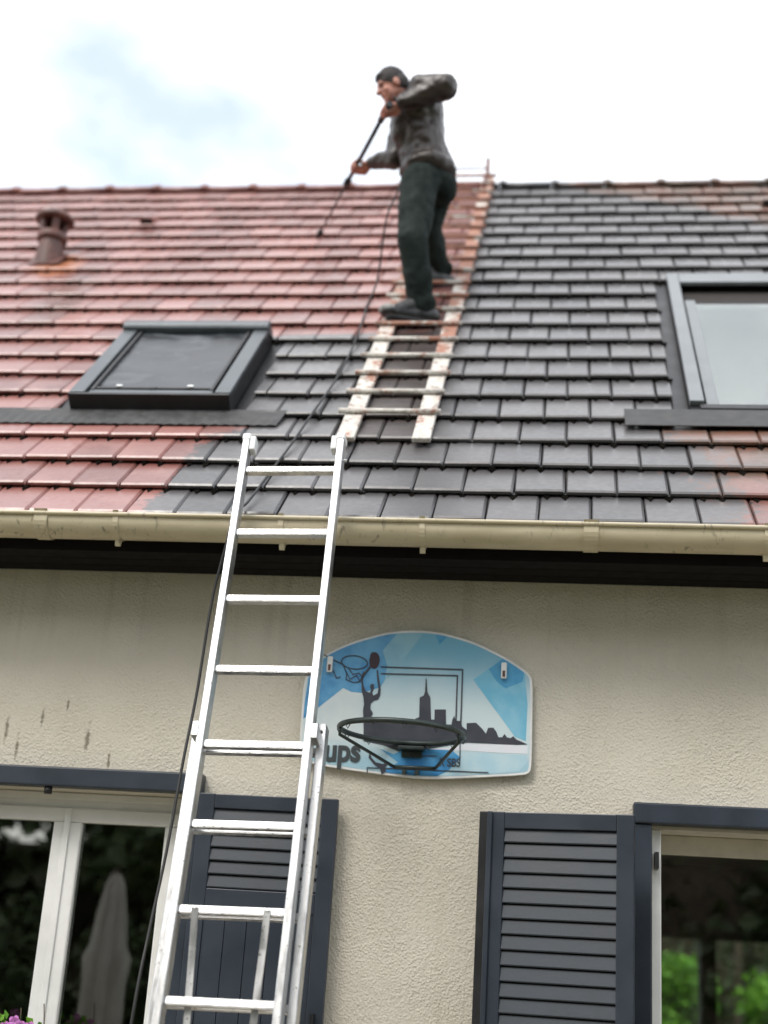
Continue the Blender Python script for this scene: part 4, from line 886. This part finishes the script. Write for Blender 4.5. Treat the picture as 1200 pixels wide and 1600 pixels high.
b = MB(); b.tube([Vector((-0.963, 3.555, 7.392)) - rl.location, Vector((-0.645, 3.555, 7.392)) - rl.location], 0.008, 8); b.build('top_bar', MAT['ventclay'], rl)

# ================================================================== worker
def V(n): return Vector(J[n])
wb = RP(-0.87, 2.3, 0.05)
def organic(name, mb, mat, parent, voxel, smooth=6, disp=None, dscale=0.08):
    o = mb.build(name, mat, parent)
    rm = o.modifiers.new('remesh', 'REMESH'); rm.mode = 'VOXEL'; rm.voxel_size = voxel; rm.use_smooth_shade = True
    sm_ = o.modifiers.new('smooth', 'SMOOTH'); sm_.factor = 0.5; sm_.iterations = smooth
    if disp:
        tx = bpy.data.textures.new(name + '_folds', 'CLOUDS'); tx.noise_scale = dscale; tx.noise_depth = 2
        dm = o.modifiers.new('folds', 'DISPLACE'); dm.texture = tx; dm.strength = disp; dm.mid_level = 0.5; dm.texture_coords = 'GLOBAL'
    return o
def rel(p): return Vector(p) - wb
b = MB()
head = V('head') + Vector((0.0, 0.0, -0.012)); neck = V('neck'); fwd = Vector((-0.86, -0.30, -0.42)).normalized(); up_ = Vector((-0.36, -0.16, 0.92)); up_ = (up_ - fwd * up_.dot(fwd)).normalized(); side = fwd.cross(up_)
HR = Matrix((side, fwd, up_)).transposed()        # head: local x side, y forward, z up
HS = 0.90
def H(x, y, z): return rel(head) + HR @ Vector((x, y, z)) * HS
b.ellipsoid(H(0, -0.008, 0.022), tuple(HS * k_ for k_ in (0.072, 0.092, 0.092)), HR)                 # skull
b.ellipsoid(H(0, 0.034, -0.045), tuple(HS * k_ for k_ in (0.054, 0.052, 0.068)), HR)                 # face, jaw
b.ellipsoid(H(0, 0.068, -0.090), tuple(HS * k_ for k_ in (0.026, 0.020, 0.020)), HR)                 # chin
b.capsule(H(0, 0.082, 0.004), H(0, 0.106, -0.034), 0.010, 0.015)            # nose
for s in (-1, 1):
    b.ellipsoid(H(s * 0.074, -0.012, -0.018), tuple(HS * k_ for k_ in (0.009, 0.020, 0.033)), HR)    # ear
    b.ellipsoid(H(s * 0.036, 0.062, -0.034), tuple(HS * k_ for k_ in (0.020, 0.018, 0.018)), HR)     # cheek
b.ellipsoid(H(0, 0.082, 0.018), tuple(HS * k_ for k_ in (0.048, 0.012, 0.010)), HR)                  # brow
b.capsule(H(-0.018, 0.084, -0.062), H(0.018, 0.084, -0.062), 0.007, 0.007)  # lips
b.capsule(rel(V('neckb')) + Vector((0, 0, -0.03)), H(0, -0.030, -0.055), 0.060, 0.056)
b.ellipsoid(rel(V('chest')), (0.10, 0.14, 0.16)); b.capsule(rel(V('chest')), rel(V('pelvis')), 0.10, 0.11)
for s in ('n', 'f'):
    b.capsule(rel(V('chest')) + Vector((0, 0, .06)), rel(V('sh_' + s)), 0.06, 0.05); b.capsule(rel(V('sh_' + s)), rel(V('el_' + s)), 0.046, 0.040)
    b.capsule(rel(V('pelvis')), rel(V('hip_' + s)), 0.09, 0.08); b.capsule(rel(V('hip_' + s)), rel(V('knee_' + s)), 0.075, 0.052); b.capsule(rel(V('knee_' + s)), rel(V('ankle_' + s)), 0.05, 0.036)
LT, LNZ = V('lance_top'), V('nozzle'); ld = (LNZ - LT).normalized()
def hand(mbx, wrist, grip, axis, palm_dir):
    """palm between the wrist and the gripped rod, four fingers and a thumb closed round it"""
    w = Vector(wrist); c = Vector(grip); ax = Vector(axis).normalized()
    out = (c - w); out = (out - ax * out.dot(ax)).normalized(); nrm = ax.cross(out).normalized() * palm_dir
    base = c - out * 0.018 + nrm * 0.018
    mbx.capsule(w, base - out * 0.035, 0.026, 0.026)
    for i in range(4):
        o_ = ax * (0.030 - 0.020 * i); L = (0.9, 1.0, 0.96, 0.8)[i]
        k0 = base + o_ - out * 0.018; mbx.capsule(w + (k0 - w) * 0.35, k0, 0.017, 0.013, 8)
        k1 = c + o_ + out * 0.016 * L + nrm * 0.022; k2 = c + o_ + out * 0.026 * L - nrm * 0.006; k3 = c + o_ + out * 0.006 - nrm * 0.022 * L
        mbx.capsule(k0, k1, 0.0105, 0.0098, 8); mbx.capsule(k1, k2, 0.0098, 0.009, 8); mbx.capsule(k2, k3, 0.009, 0.008, 8)
    t0 = w + (base - w) * 0.45 + ax * 0.022; t1 = c - out * 0.016 + ax * 0.050 - nrm * 0.006; t2 = c + out * 0.006 + ax * 0.048 - nrm * 0.022
    mbx.capsule(t0, t1, 0.014, 0.011, 8); mbx.capsule(t1, t2, 0.011, 0.009, 8)
GN = LT + ld * 0.075                     # near hand grips the trigger handle
GF = LT + ld * (0.445 * (LNZ - LT).length)
J['hand_n'] = tuple(GN); J['hand_f'] = tuple(GF)
wrf = GF + Vector((0.085, -0.03, 0.005)); wrn = GN + Vector((0.075, -0.02, 0.035))
b.capsule(rel(V('el_f')), rel(wrf), 0.036, 0.026); b.capsule(rel(V('el_n')), rel(wrn), 0.036, 0.026)
hand(b, rel(wrf), rel(GF), -ld, 1); hand(b, rel(wrn), rel(GN), -ld, 1)
person = organic('person', b, MAT['skin'], None, 0.0065, 4)
person.location = wb
tag(person, 'roofer in brown jacket and dark green trousers standing on the roof ladder', 'person')
b = MB()
b.ellipsoid(H(0, -0.014, 0.036), tuple(HS * k_ for k_ in (0.080, 0.098, 0.094)), HR); 
for s in (-1, 1): b.ellipsoid(H(s * 0.045, -0.052, -0.012), tuple(HS * k_ for k_ in (0.040, 0.052, 0.060)), HR)
b.ellipsoid(H(0, -0.075, -0.02), tuple(HS * k_ for k_ in (0.050, 0.032, 0.056)), HR); b.ellipsoid(H(0, 0.052, 0.070), tuple(HS * k_ for k_ in (0.055, 0.036, 0.028)), HR)
organic('hair', b, MAT['hair'], person, 0.006, 3, 0.008, 0.012)
for s in (-1, 1):
    b = MB(); b.ellipsoid(H(s * 0.028, 0.076, -0.002), tuple(HS * k_ for k_ in (0.010, 0.006, 0.006)), HR, 8, 6); b.build('eye', MAT['black'], person)
# jacket
b = MB(); ch, wa, pe, nb = (rel(V(k)) for k in ('chest', 'waist', 'pelvis', 'neckb'))
b.ellipsoid(ch + Vector((0.01, 0.0, 0.0)), (0.150, 0.180, 0.150)); b.capsule(ch, wa, 0.150, 0.140); b.capsule(wa, pe + Vector((0, 0, 0.01)), 0.140, 0.150)
b.ellipsoid(pe + Vector((-0.01, -0.02, 0.0)), (0.165, 0.18, 0.075)); b.ellipsoid(ch + Vector((-0.075, 0, -0.06)), (0.075, 0.13, 0.17))
b.capsule(nb + Vector((0, 0, -0.06)), nb + Vector((-0.02, -0.01, -0.005)), 0.105, 0.078)
b.capsule(ch + Vector((0.0, -0.02, 0.06)), rel(V('sh_n')), 0.10, 0.085); b.capsule(ch + Vector((-0.03, 0.05, 0.05)), rel(V('sh_f')), 0.09, 0.08)
b.capsule(rel(V('sh_n')), rel(V('el_n')) + Vector((-0.02, 0, 0.0)), 0.094, 0.080); b.capsule(rel(V('el_n')) + Vector((-0.02, 0, 0)), rel(wrn) + (rel(V('el_n')) - rel(wrn)).normalized() * 0.03, 0.078, 0.046)
b.capsule(rel(V('sh_f')), rel(V('el_f')), 0.075, 0.062); b.capsule(rel(V('el_f')), rel(wrf) + (rel(V('el_f')) - rel(wrf)).normalized() * 0.035, 0.062, 0.042)
organic('jacket', b, MAT['jacket'], person, 0.009, 3, 0.030, 0.085)
# trousers
b = MB(); bt = rel(V('butt'))
b.ellipsoid(pe + Vector((0, 0, -0.06)), (0.135, 0.155, 0.11)); b.ellipsoid(bt + Vector((-0.015, 0.0, -0.03)), (0.095, 0.135, 0.11))
for s, q in (('n', 1.0), ('f', 0.95)):
    hp, kn, an = rel(V('hip_' + s)), rel(V('knee_' + s)), rel(V('ankle_' + s))
    b.capsule(pe + (hp - pe) * 0.5, hp, 0.12, 0.112 * q); b.capsule(hp, kn, 0.112 * q, 0.086 * q); b.capsule(kn, an + Vector((0, 0, 0.02)), 0.086 * q, 0.074 * q)
    b.ellipsoid(an + Vector((0.004, 0, 0.03)), (0.082, 0.08, 0.05))
organic('trousers', b, MAT['trousers'], person, 0.009, 3, 0.024, 0.10)
for s in ('n', 'f'):
    an, to = rel(V('ankle_' + s)), rel(V('toe_' + s))
    d = (to - an); d.z = 0; d = d.normalized(); fl = 0.235 if s == 'n' else 0.2
    heel = an - d * 0.065 + Vector((0, 0, -0.045)); toe = an + d * 0.155 + Vector((0, 0, -0.050))
    b = MB(); b.capsule(an + Vector((0, 0, 0.05)), an + Vector((0, 0, -0.02)), 0.055, 0.052); b.capsule(heel + Vector((0, 0, 0.008)), toe + Vector((0, 0, -0.002)), 0.046, 0.042); b.ellipsoid(toe + d * 0.01, (0.058, 0.05, 0.036)); b.capsule(an + d * 0.02 + Vector((0, 0, 0.015)), toe + d * -0.03 + Vector((0, 0, 0.012)), 0.056, 0.044)
    bt_ = organic('boot', b, MAT['boot'], person, 0.008, 3)
    b = MB(); b.ellipsoid(toe + d * 0.018 + Vector((0, 0, 0.008)), (0.056, 0.048, 0.032)); b.build('toe_cap', MAT['bootgrey'], bt_)
    b = MB(); b.capsule(heel + Vector((0, 0, -0.030)), toe + Vector((0, 0, -0.030)), 0.030, 0.034); 
    b.build('sole', MAT['black'], bt_)

# ---- lance held by the worker
lance = empty('pressure_lance', LNZ)
tag(lance, 'black cleaning lance with thin spray tube held across by the worker', 'lance')
q = lambda p: Vector(p) - LNZ
mid = LT + ld * 0.60 * (LNZ - LT).length
b = MB(); b.tube([q(LT + ld * 0.02), q(LT + ld * 0.58 * (LNZ - LT).length)], 0.0135, 10); b.build('handle_tube', MAT['steel'], lance)
b = MB(); b.tube([q(LT + ld * 0.01), q(LT + ld * 0.17)], 0.019, 12); b.build('grip', MAT['rubber'], lance)
b = MB(); b.tube([q(mid - ld * 0.05), q(LNZ - ld * 0.03)], 0.0065, 8); b.build('spray_tube', MAT['steel'], lance)
b = MB(); b.tube([q(LNZ - ld * 0.06), q(LNZ - ld * 0.045), q(LNZ + ld * 0.02)], [0.010, 0.020, 0.018], 10); b.build('nozzle', MAT['rubber'], lance)
b = MB(); b.tube([q(mid - ld * 0.07), q(mid - ld * 0.03)], 0.022, 10); b.build('coupling', MAT['rubber'], lance)

# ---- hose from the lance down the roof and over the gutter
def spline(pts, n=6):
    P = [Vector(p) for p in pts]; P = [P[0] * 2 - P[1]] + P + [P[-1] * 2 - P[-2]]; out = []
    for i in range(1, len(P) - 2):
        for k in range(n):
            t = k / n; a, b_, c, d = P[i - 1], P[i], P[i + 1], P[i + 2]
            out.append(0.5 * ((2 * b_) + (c - a) * t + (2 * a - 5 * b_ + 4 * c - d) * t * t + (3 * b_ - a - 3 * c + d) * t ** 3))
    out.append(P[-2]); return out
HP = [LT - ld * 0.05, LT - ld * 0.02 + Vector((0.09, 0.22, -0.05)), Vector((-0.97, 1.42, 6.0)), Vector((-1.00, 1.42, 5.85)), Vector((-1.055, 1.42, 5.66)), RP(-1.10, 2.80, 0.12), RP(-1.125, 2.545, 0.047), RP(-1.107, 1.983, 0.045), RP(-1.115, 1.455, 0.045), RP(-1.162, 0.922, 0.047), RP(-1.191, 0.606, 0.045), RP(-1.222, 0.342, 0.045), RP(-1.255, 0.03, 0.05),
      (-1.262, -0.43, 3.270), (-1.270, -0.475, 3.225), (-1.283, -0.478, 3.117), (-1.320, -0.47, 2.878), (-1.331, -0.50, 2.527), (-1.339, -0.55, 2.285), (-1.345, -0.62, 1.943), (-1.352, -0.70, 1.665), (-1.352, -0.78, 1.387), (-1.36, -0.9, 0.5), (-1.42, -1.1, 0.02), (-1.9, -1.5, 0.012), (-2.7, -1.4, 0.012)]
b = MB(); b.tube(spline(HP), 0.0056, 8); tag(b.build('hose', MAT['rubber']), 'thin black hose running down the roof and hanging past the gutter', 'hose')

# ================================================================== planter on the sill of the left window
def leaf_cluster(mb, center, rad, n, size, mi=0, rng=random, droop=0.0):
    for _ in range(n):
        while True:
            p = Vector((rng.uniform(-1, 1), rng.uniform(-1, 1), rng.uniform(-1, 1)))
            if p.length < 1: break
        c = Vector(center) + Vector((p.x * rad[0], p.y * rad[1], p.z * rad[2]))
        a = Euler((rng.uniform(-1.3, 1.3), rng.uniform(-1.3, 1.3), rng.uniform(0, 6.28))).to_matrix(); s = size * rng.uniform(.6, 1.3)
        q = [(0, 0, 0), (0.33 * s, 0.45 * s, 0.06 * s), (0, s, -droop * s), (-0.33 * s, 0.45 * s, 0.06 * s)]
        mb.add([c + a @ Vector(v) for v in q], [(0, 1, 2), (0, 2, 3)], mi)
pl = empty('flower_box', (-2.0, -0.16, LW[2] - 0.002))
tag(pl, 'flower box with mauve petunias on the sill of the left window', 'planter')
b = MB(); b.prism([(-0.40, -0.07, 0.0), (-0.40, 0.07, 0.0), (-0.40, 0.085, 0.13), (-0.40, -0.085, 0.13)], (0.58, 0, 0)); b.build('box', MAT['ventclay'], pl, 0.005, fix=True)
rg = random.Random(5)
b = MB()
for x in (-0.34, -0.24, -0.14, -0.06, 0.03, 0.10): leaf_cluster(b, (x, 0, 0.135), (0.08, 0.08, 0.045), 60, 0.035, 0, rg)
leaf_cluster(b, (-0.02, -0.02, 0.17), (0.03, 0.03, 0.03), 20, 0.03, 0, rg)
b.build('leaves', MAT['leaf_bright'], pl)
for (x, y, z) in ((0.045, -0.05, 0.187), (0.075, -0.06, 0.170), (0.02, -0.07, 0.165), (-0.12, -0.06, 0.19), (-0.22, -0.05, 0.19), (-0.3, -0.07, 0.18), (0.105, -0.05, 0.17)):
    b = MB()
    for k in range(5):
        a0 = 2 * math.pi * k / 5; pts = [Vector((0, 0, 0))] + [Vector((0.024 * math.cos(a0 + t) * (1 if abs(t) < .5 else .8), -0.008, 0.024 * math.sin(a0 + t) * (1 if abs(t) < .5 else .8))) for t in (-0.6, -0.2, 0.2, 0.6)]
        b.add([Vector((x, y, z)) + p for p in pts], [(0, 1, 2, 3, 4)])
    b.build('blossom', MAT['petal'], pl)
for (xa, za, xb2, zb2) in ((0.055, 0.10, 0.045, 0.235), (0.15, 0.10, 0.13, 0.255)):
    b = MB(); b.tube([(xa, 0.0, za), (xb2, -0.01, zb2)], 0.0022, 6); b.build('stalk', MAT['bark'], pl)

# ================================================================== garden behind the photographer (seen in the left window) and behind the house
par = empty('parasol', (-3.20, -4.42, 0.0))
tag(par, 'closed cream garden parasol mirrored in the glass of the left window', 'parasol')
b = MB(); b.tube([(0, 0, 0.05), (0, 0, 2.24)], 0.022, 10); b.build('pole', MAT['bark'], par)
b = MB(); n_ = 40; prof = [(r_ * 0.74, z_ - 0.10) for r_, z_ in [(0.16, 0.62), (0.19, 0.75), (0.185, 1.2), (0.175, 1.55), (0.20, 1.72), (0.155, 1.80), (0.13, 2.0), (0.085, 2.22), (0.05, 2.30)]]
vs = []
for r, z in prof:
    for k in range(n_):
        a = 2 * math.pi * k / n_; f = 1 + 0.20 * math.cos(8 * a + z) * (1 if r > .05 else 0); vs.append((r * f * math.cos(a), r * f * math.sin(a), z + (0.05 * math.cos(8 * a) if 0.18 < r else 0)))
b.add(vs, [(i * n_ + k, i * n_ + (k + 1) % n_, (i + 1) * n_ + (k + 1) % n_, (i + 1) * n_ + k) for i in range(len(prof) - 1) for k in range(n_)], 0, True); b.build('canopy', MAT['canvas'], par)
b = MB(); b.lathe([(0.24, 0.0), (0.24, 0.05), (0.05, 0.08), (0.04, 0.16)], 20); b.build('base', MAT['terrace'], par)

def tree(name, label, x, y, h, cr, seed, n, leaf, mat, cat='tree', trunk_h=None, group=None):
    rg = random.Random(seed); root = empty(name, (x, y, -0.012)); tag(root, label, cat, group)
    th = trunk_h or h * 0.42
    b = MB(); b.tube([(0, 0, 0), (rg.uniform(-.1, .1), rg.uniform(-.1, .1), th * .5), (rg.uniform(-.2, .2), rg.uniform(-.2, .2), th), (rg.uniform(-.2, .2), 0, h * .8)], [cr * .10, cr * .08, cr * .06, cr * .02], 9)
    for k in range(6):
        a = 2 * math.pi * k / 6 + rg.uniform(-.4, .4); z0_ = th * rg.uniform(.7, 1.1)
        b.tube([(0, 0, z0_), (cr * .35 * math.cos(a), cr * .35 * math.sin(a), z0_ + h * .14), (cr * .72 * math.cos(a), cr * .72 * math.sin(a), z0_ + h * .26)], [cr * .045, cr * .03, cr * .012], 6)
    b.build('trunk', MAT['bark'], root)
    b = MB(); nb_ = 26
    for k in range(nb_):
        a = rg.uniform(0, 6.28); rr_ = cr * math.sqrt(rg.random()) * 0.85; zz = rg.uniform(0.30 if trunk_h is None else 0.08, 0.95) * h
        taper = 1 - 0.6 * max(0, (zz / h - 0.6) / 0.4); c = (rr_ * taper * math.cos(a), rr_ * taper * math.sin(a), zz); s = cr * rg.uniform(.22, .42)
        leaf_cluster(b, c, (s, s, s * .8), n // nb_, leaf, 0, rg, 0.1)
    b.build('crown', mat, root)
    return root
def copy_tree(root, loc, rz, sc):
    r = root.copy(); col.objects.link(r); r.location = loc; r.rotation_euler = (0, 0, rz); r.scale = (sc, sc, sc)
    for ch in root.children:
        c = ch.copy(); col.objects.link(c); c.parent = r
    return r
t0 = tree('garden_tree', 'dark leafy tree, heightened to block low sky, in the row behind the photographer', -4.4, -11.5, 9.4, 2.6, 11, 4400, 0.29, MAT['leaf_dark'], group='tree row behind the photographer')  # mirrored trees, made this tall to block low sky and darken the wall
for i, (x, y) in enumerate(((-7.6, -12.2), (-10.9, -11.6), (-14.0, -12.4), (-1.3, -12.6), (1.8, -11.8), (4.9, -12.5), (8.0, -11.9))):
    copy_tree(t0, (x, y, -0.012), 1.3 * i + 0.6, 0.92 + 0.05 * ((i * 5) % 4))
for i, (x, y, h, cr) in enumerate(((-2.2, -10.0, 2.3, 1.3), (-4.4, -9.2, 2.0, 1.2), (-6.4, -9.8, 2.4, 1.3), (-8.6, -9.6, 2.2, 1.3))):
    tree('garden_bush', ['rounded dark bush mirrored low in the left window, beside the parasol', 'low dark bush mirrored behind the parasol foot', 'dark bush mirrored left of the parasol', 'dark bush mirrored at the far left of the window'][i], x, y, h, cr, 30 + i, 4200, 0.13, MAT['leaf_dark'], 'bush', 0.3)
for i, (x, y, h, cr, mt) in enumerate(((1.50, 13.2, 2.10, 0.80, 'leaf_bright'), (2.95, 13.6, 2.0, 0.95, 'leaf_bright'), (2.4, 15.8, 4.2, 1.4, 'leaf_dark'), (4.9, 16.0, 4.3, 1.5, 'leaf_dark'), (0.2, 16.0, 4.3, 1.5, 'leaf_dark'))):
    tree('garden_shrub', ['bright green shrub seen through the right window, left of the dark post', 'bright green shrub seen through the right window, right of the dark post', 'darker shrub behind the bright ones in the right window', 'tall dark shrub at the right edge of the right window view', 'dark shrub at the left edge of the right window view'][i], x, y, h, cr, 50 + i, 3600, 0.14, MAT[mt], 'shrub', 0.25)

# taller hedge added behind the photographer to block sky in the right window
hd = empty('garden_hedge', (4.6, -10.6, -0.012)); tag(hd, 'added tall dark hedge behind the photographer, keeping sky out of the right window glass', 'hedge')
rg = random.Random(79); b = MB()
for k in range(60): leaf_cluster(b, (rg.uniform(-3.6, 3.6), rg.uniform(-.1, .5), rg.uniform(0.2, 4.3)), (0.8, 0.4, 0.6), 60, 0.22, 0, rg)
b.build('foliage', MAT['leaf_dark'], hd)
b = MB(); b.box(-3.9, 3.9, -0.3, 0.3, 0.0, 4.4); b.build('branch_mass', MAT['bark'], hd)
# clipped hedge closing the back garden
hd = empty('garden_hedge', (-3, -14.2, -0.012)); tag(hd, 'long dark hedge behind the photographer, mirrored between the tree trunks', 'hedge')
rg = random.Random(78); b = MB()
for k in range(110): leaf_cluster(b, (rg.uniform(-14, 14), rg.uniform(-.2, .6), rg.uniform(0.2, 3.2)), (0.9, 0.4, 0.6), 60, 0.26, 0, rg)
b.build('foliage', MAT['leaf_dark'], hd)
b = MB(); b.box(-14.5, 14.5, -0.3, 0.3, 0.0, 3.2); b.build('branch_mass', MAT['bark'], hd)
hd = empty('garden_hedge', (1.9, 18.5, -0.012)); tag(hd, 'dark clipped hedge at the back, seen through the right window', 'hedge')
rg = random.Random(77); b = MB()
for k in range(60): leaf_cluster(b, (rg.uniform(-5, 5), rg.uniform(-.4, .4), rg.uniform(0.2, 3.6)), (0.55, 0.35, 0.55), 90, 0.20, 0, rg)
b.build('foliage', MAT['leaf_dark'], hd)
b = MB(); b.box(-5.4, 5.4, -0.25, 0.25, 0.0, 3.7); b.build('branch_mass', MAT['bark'], hd)
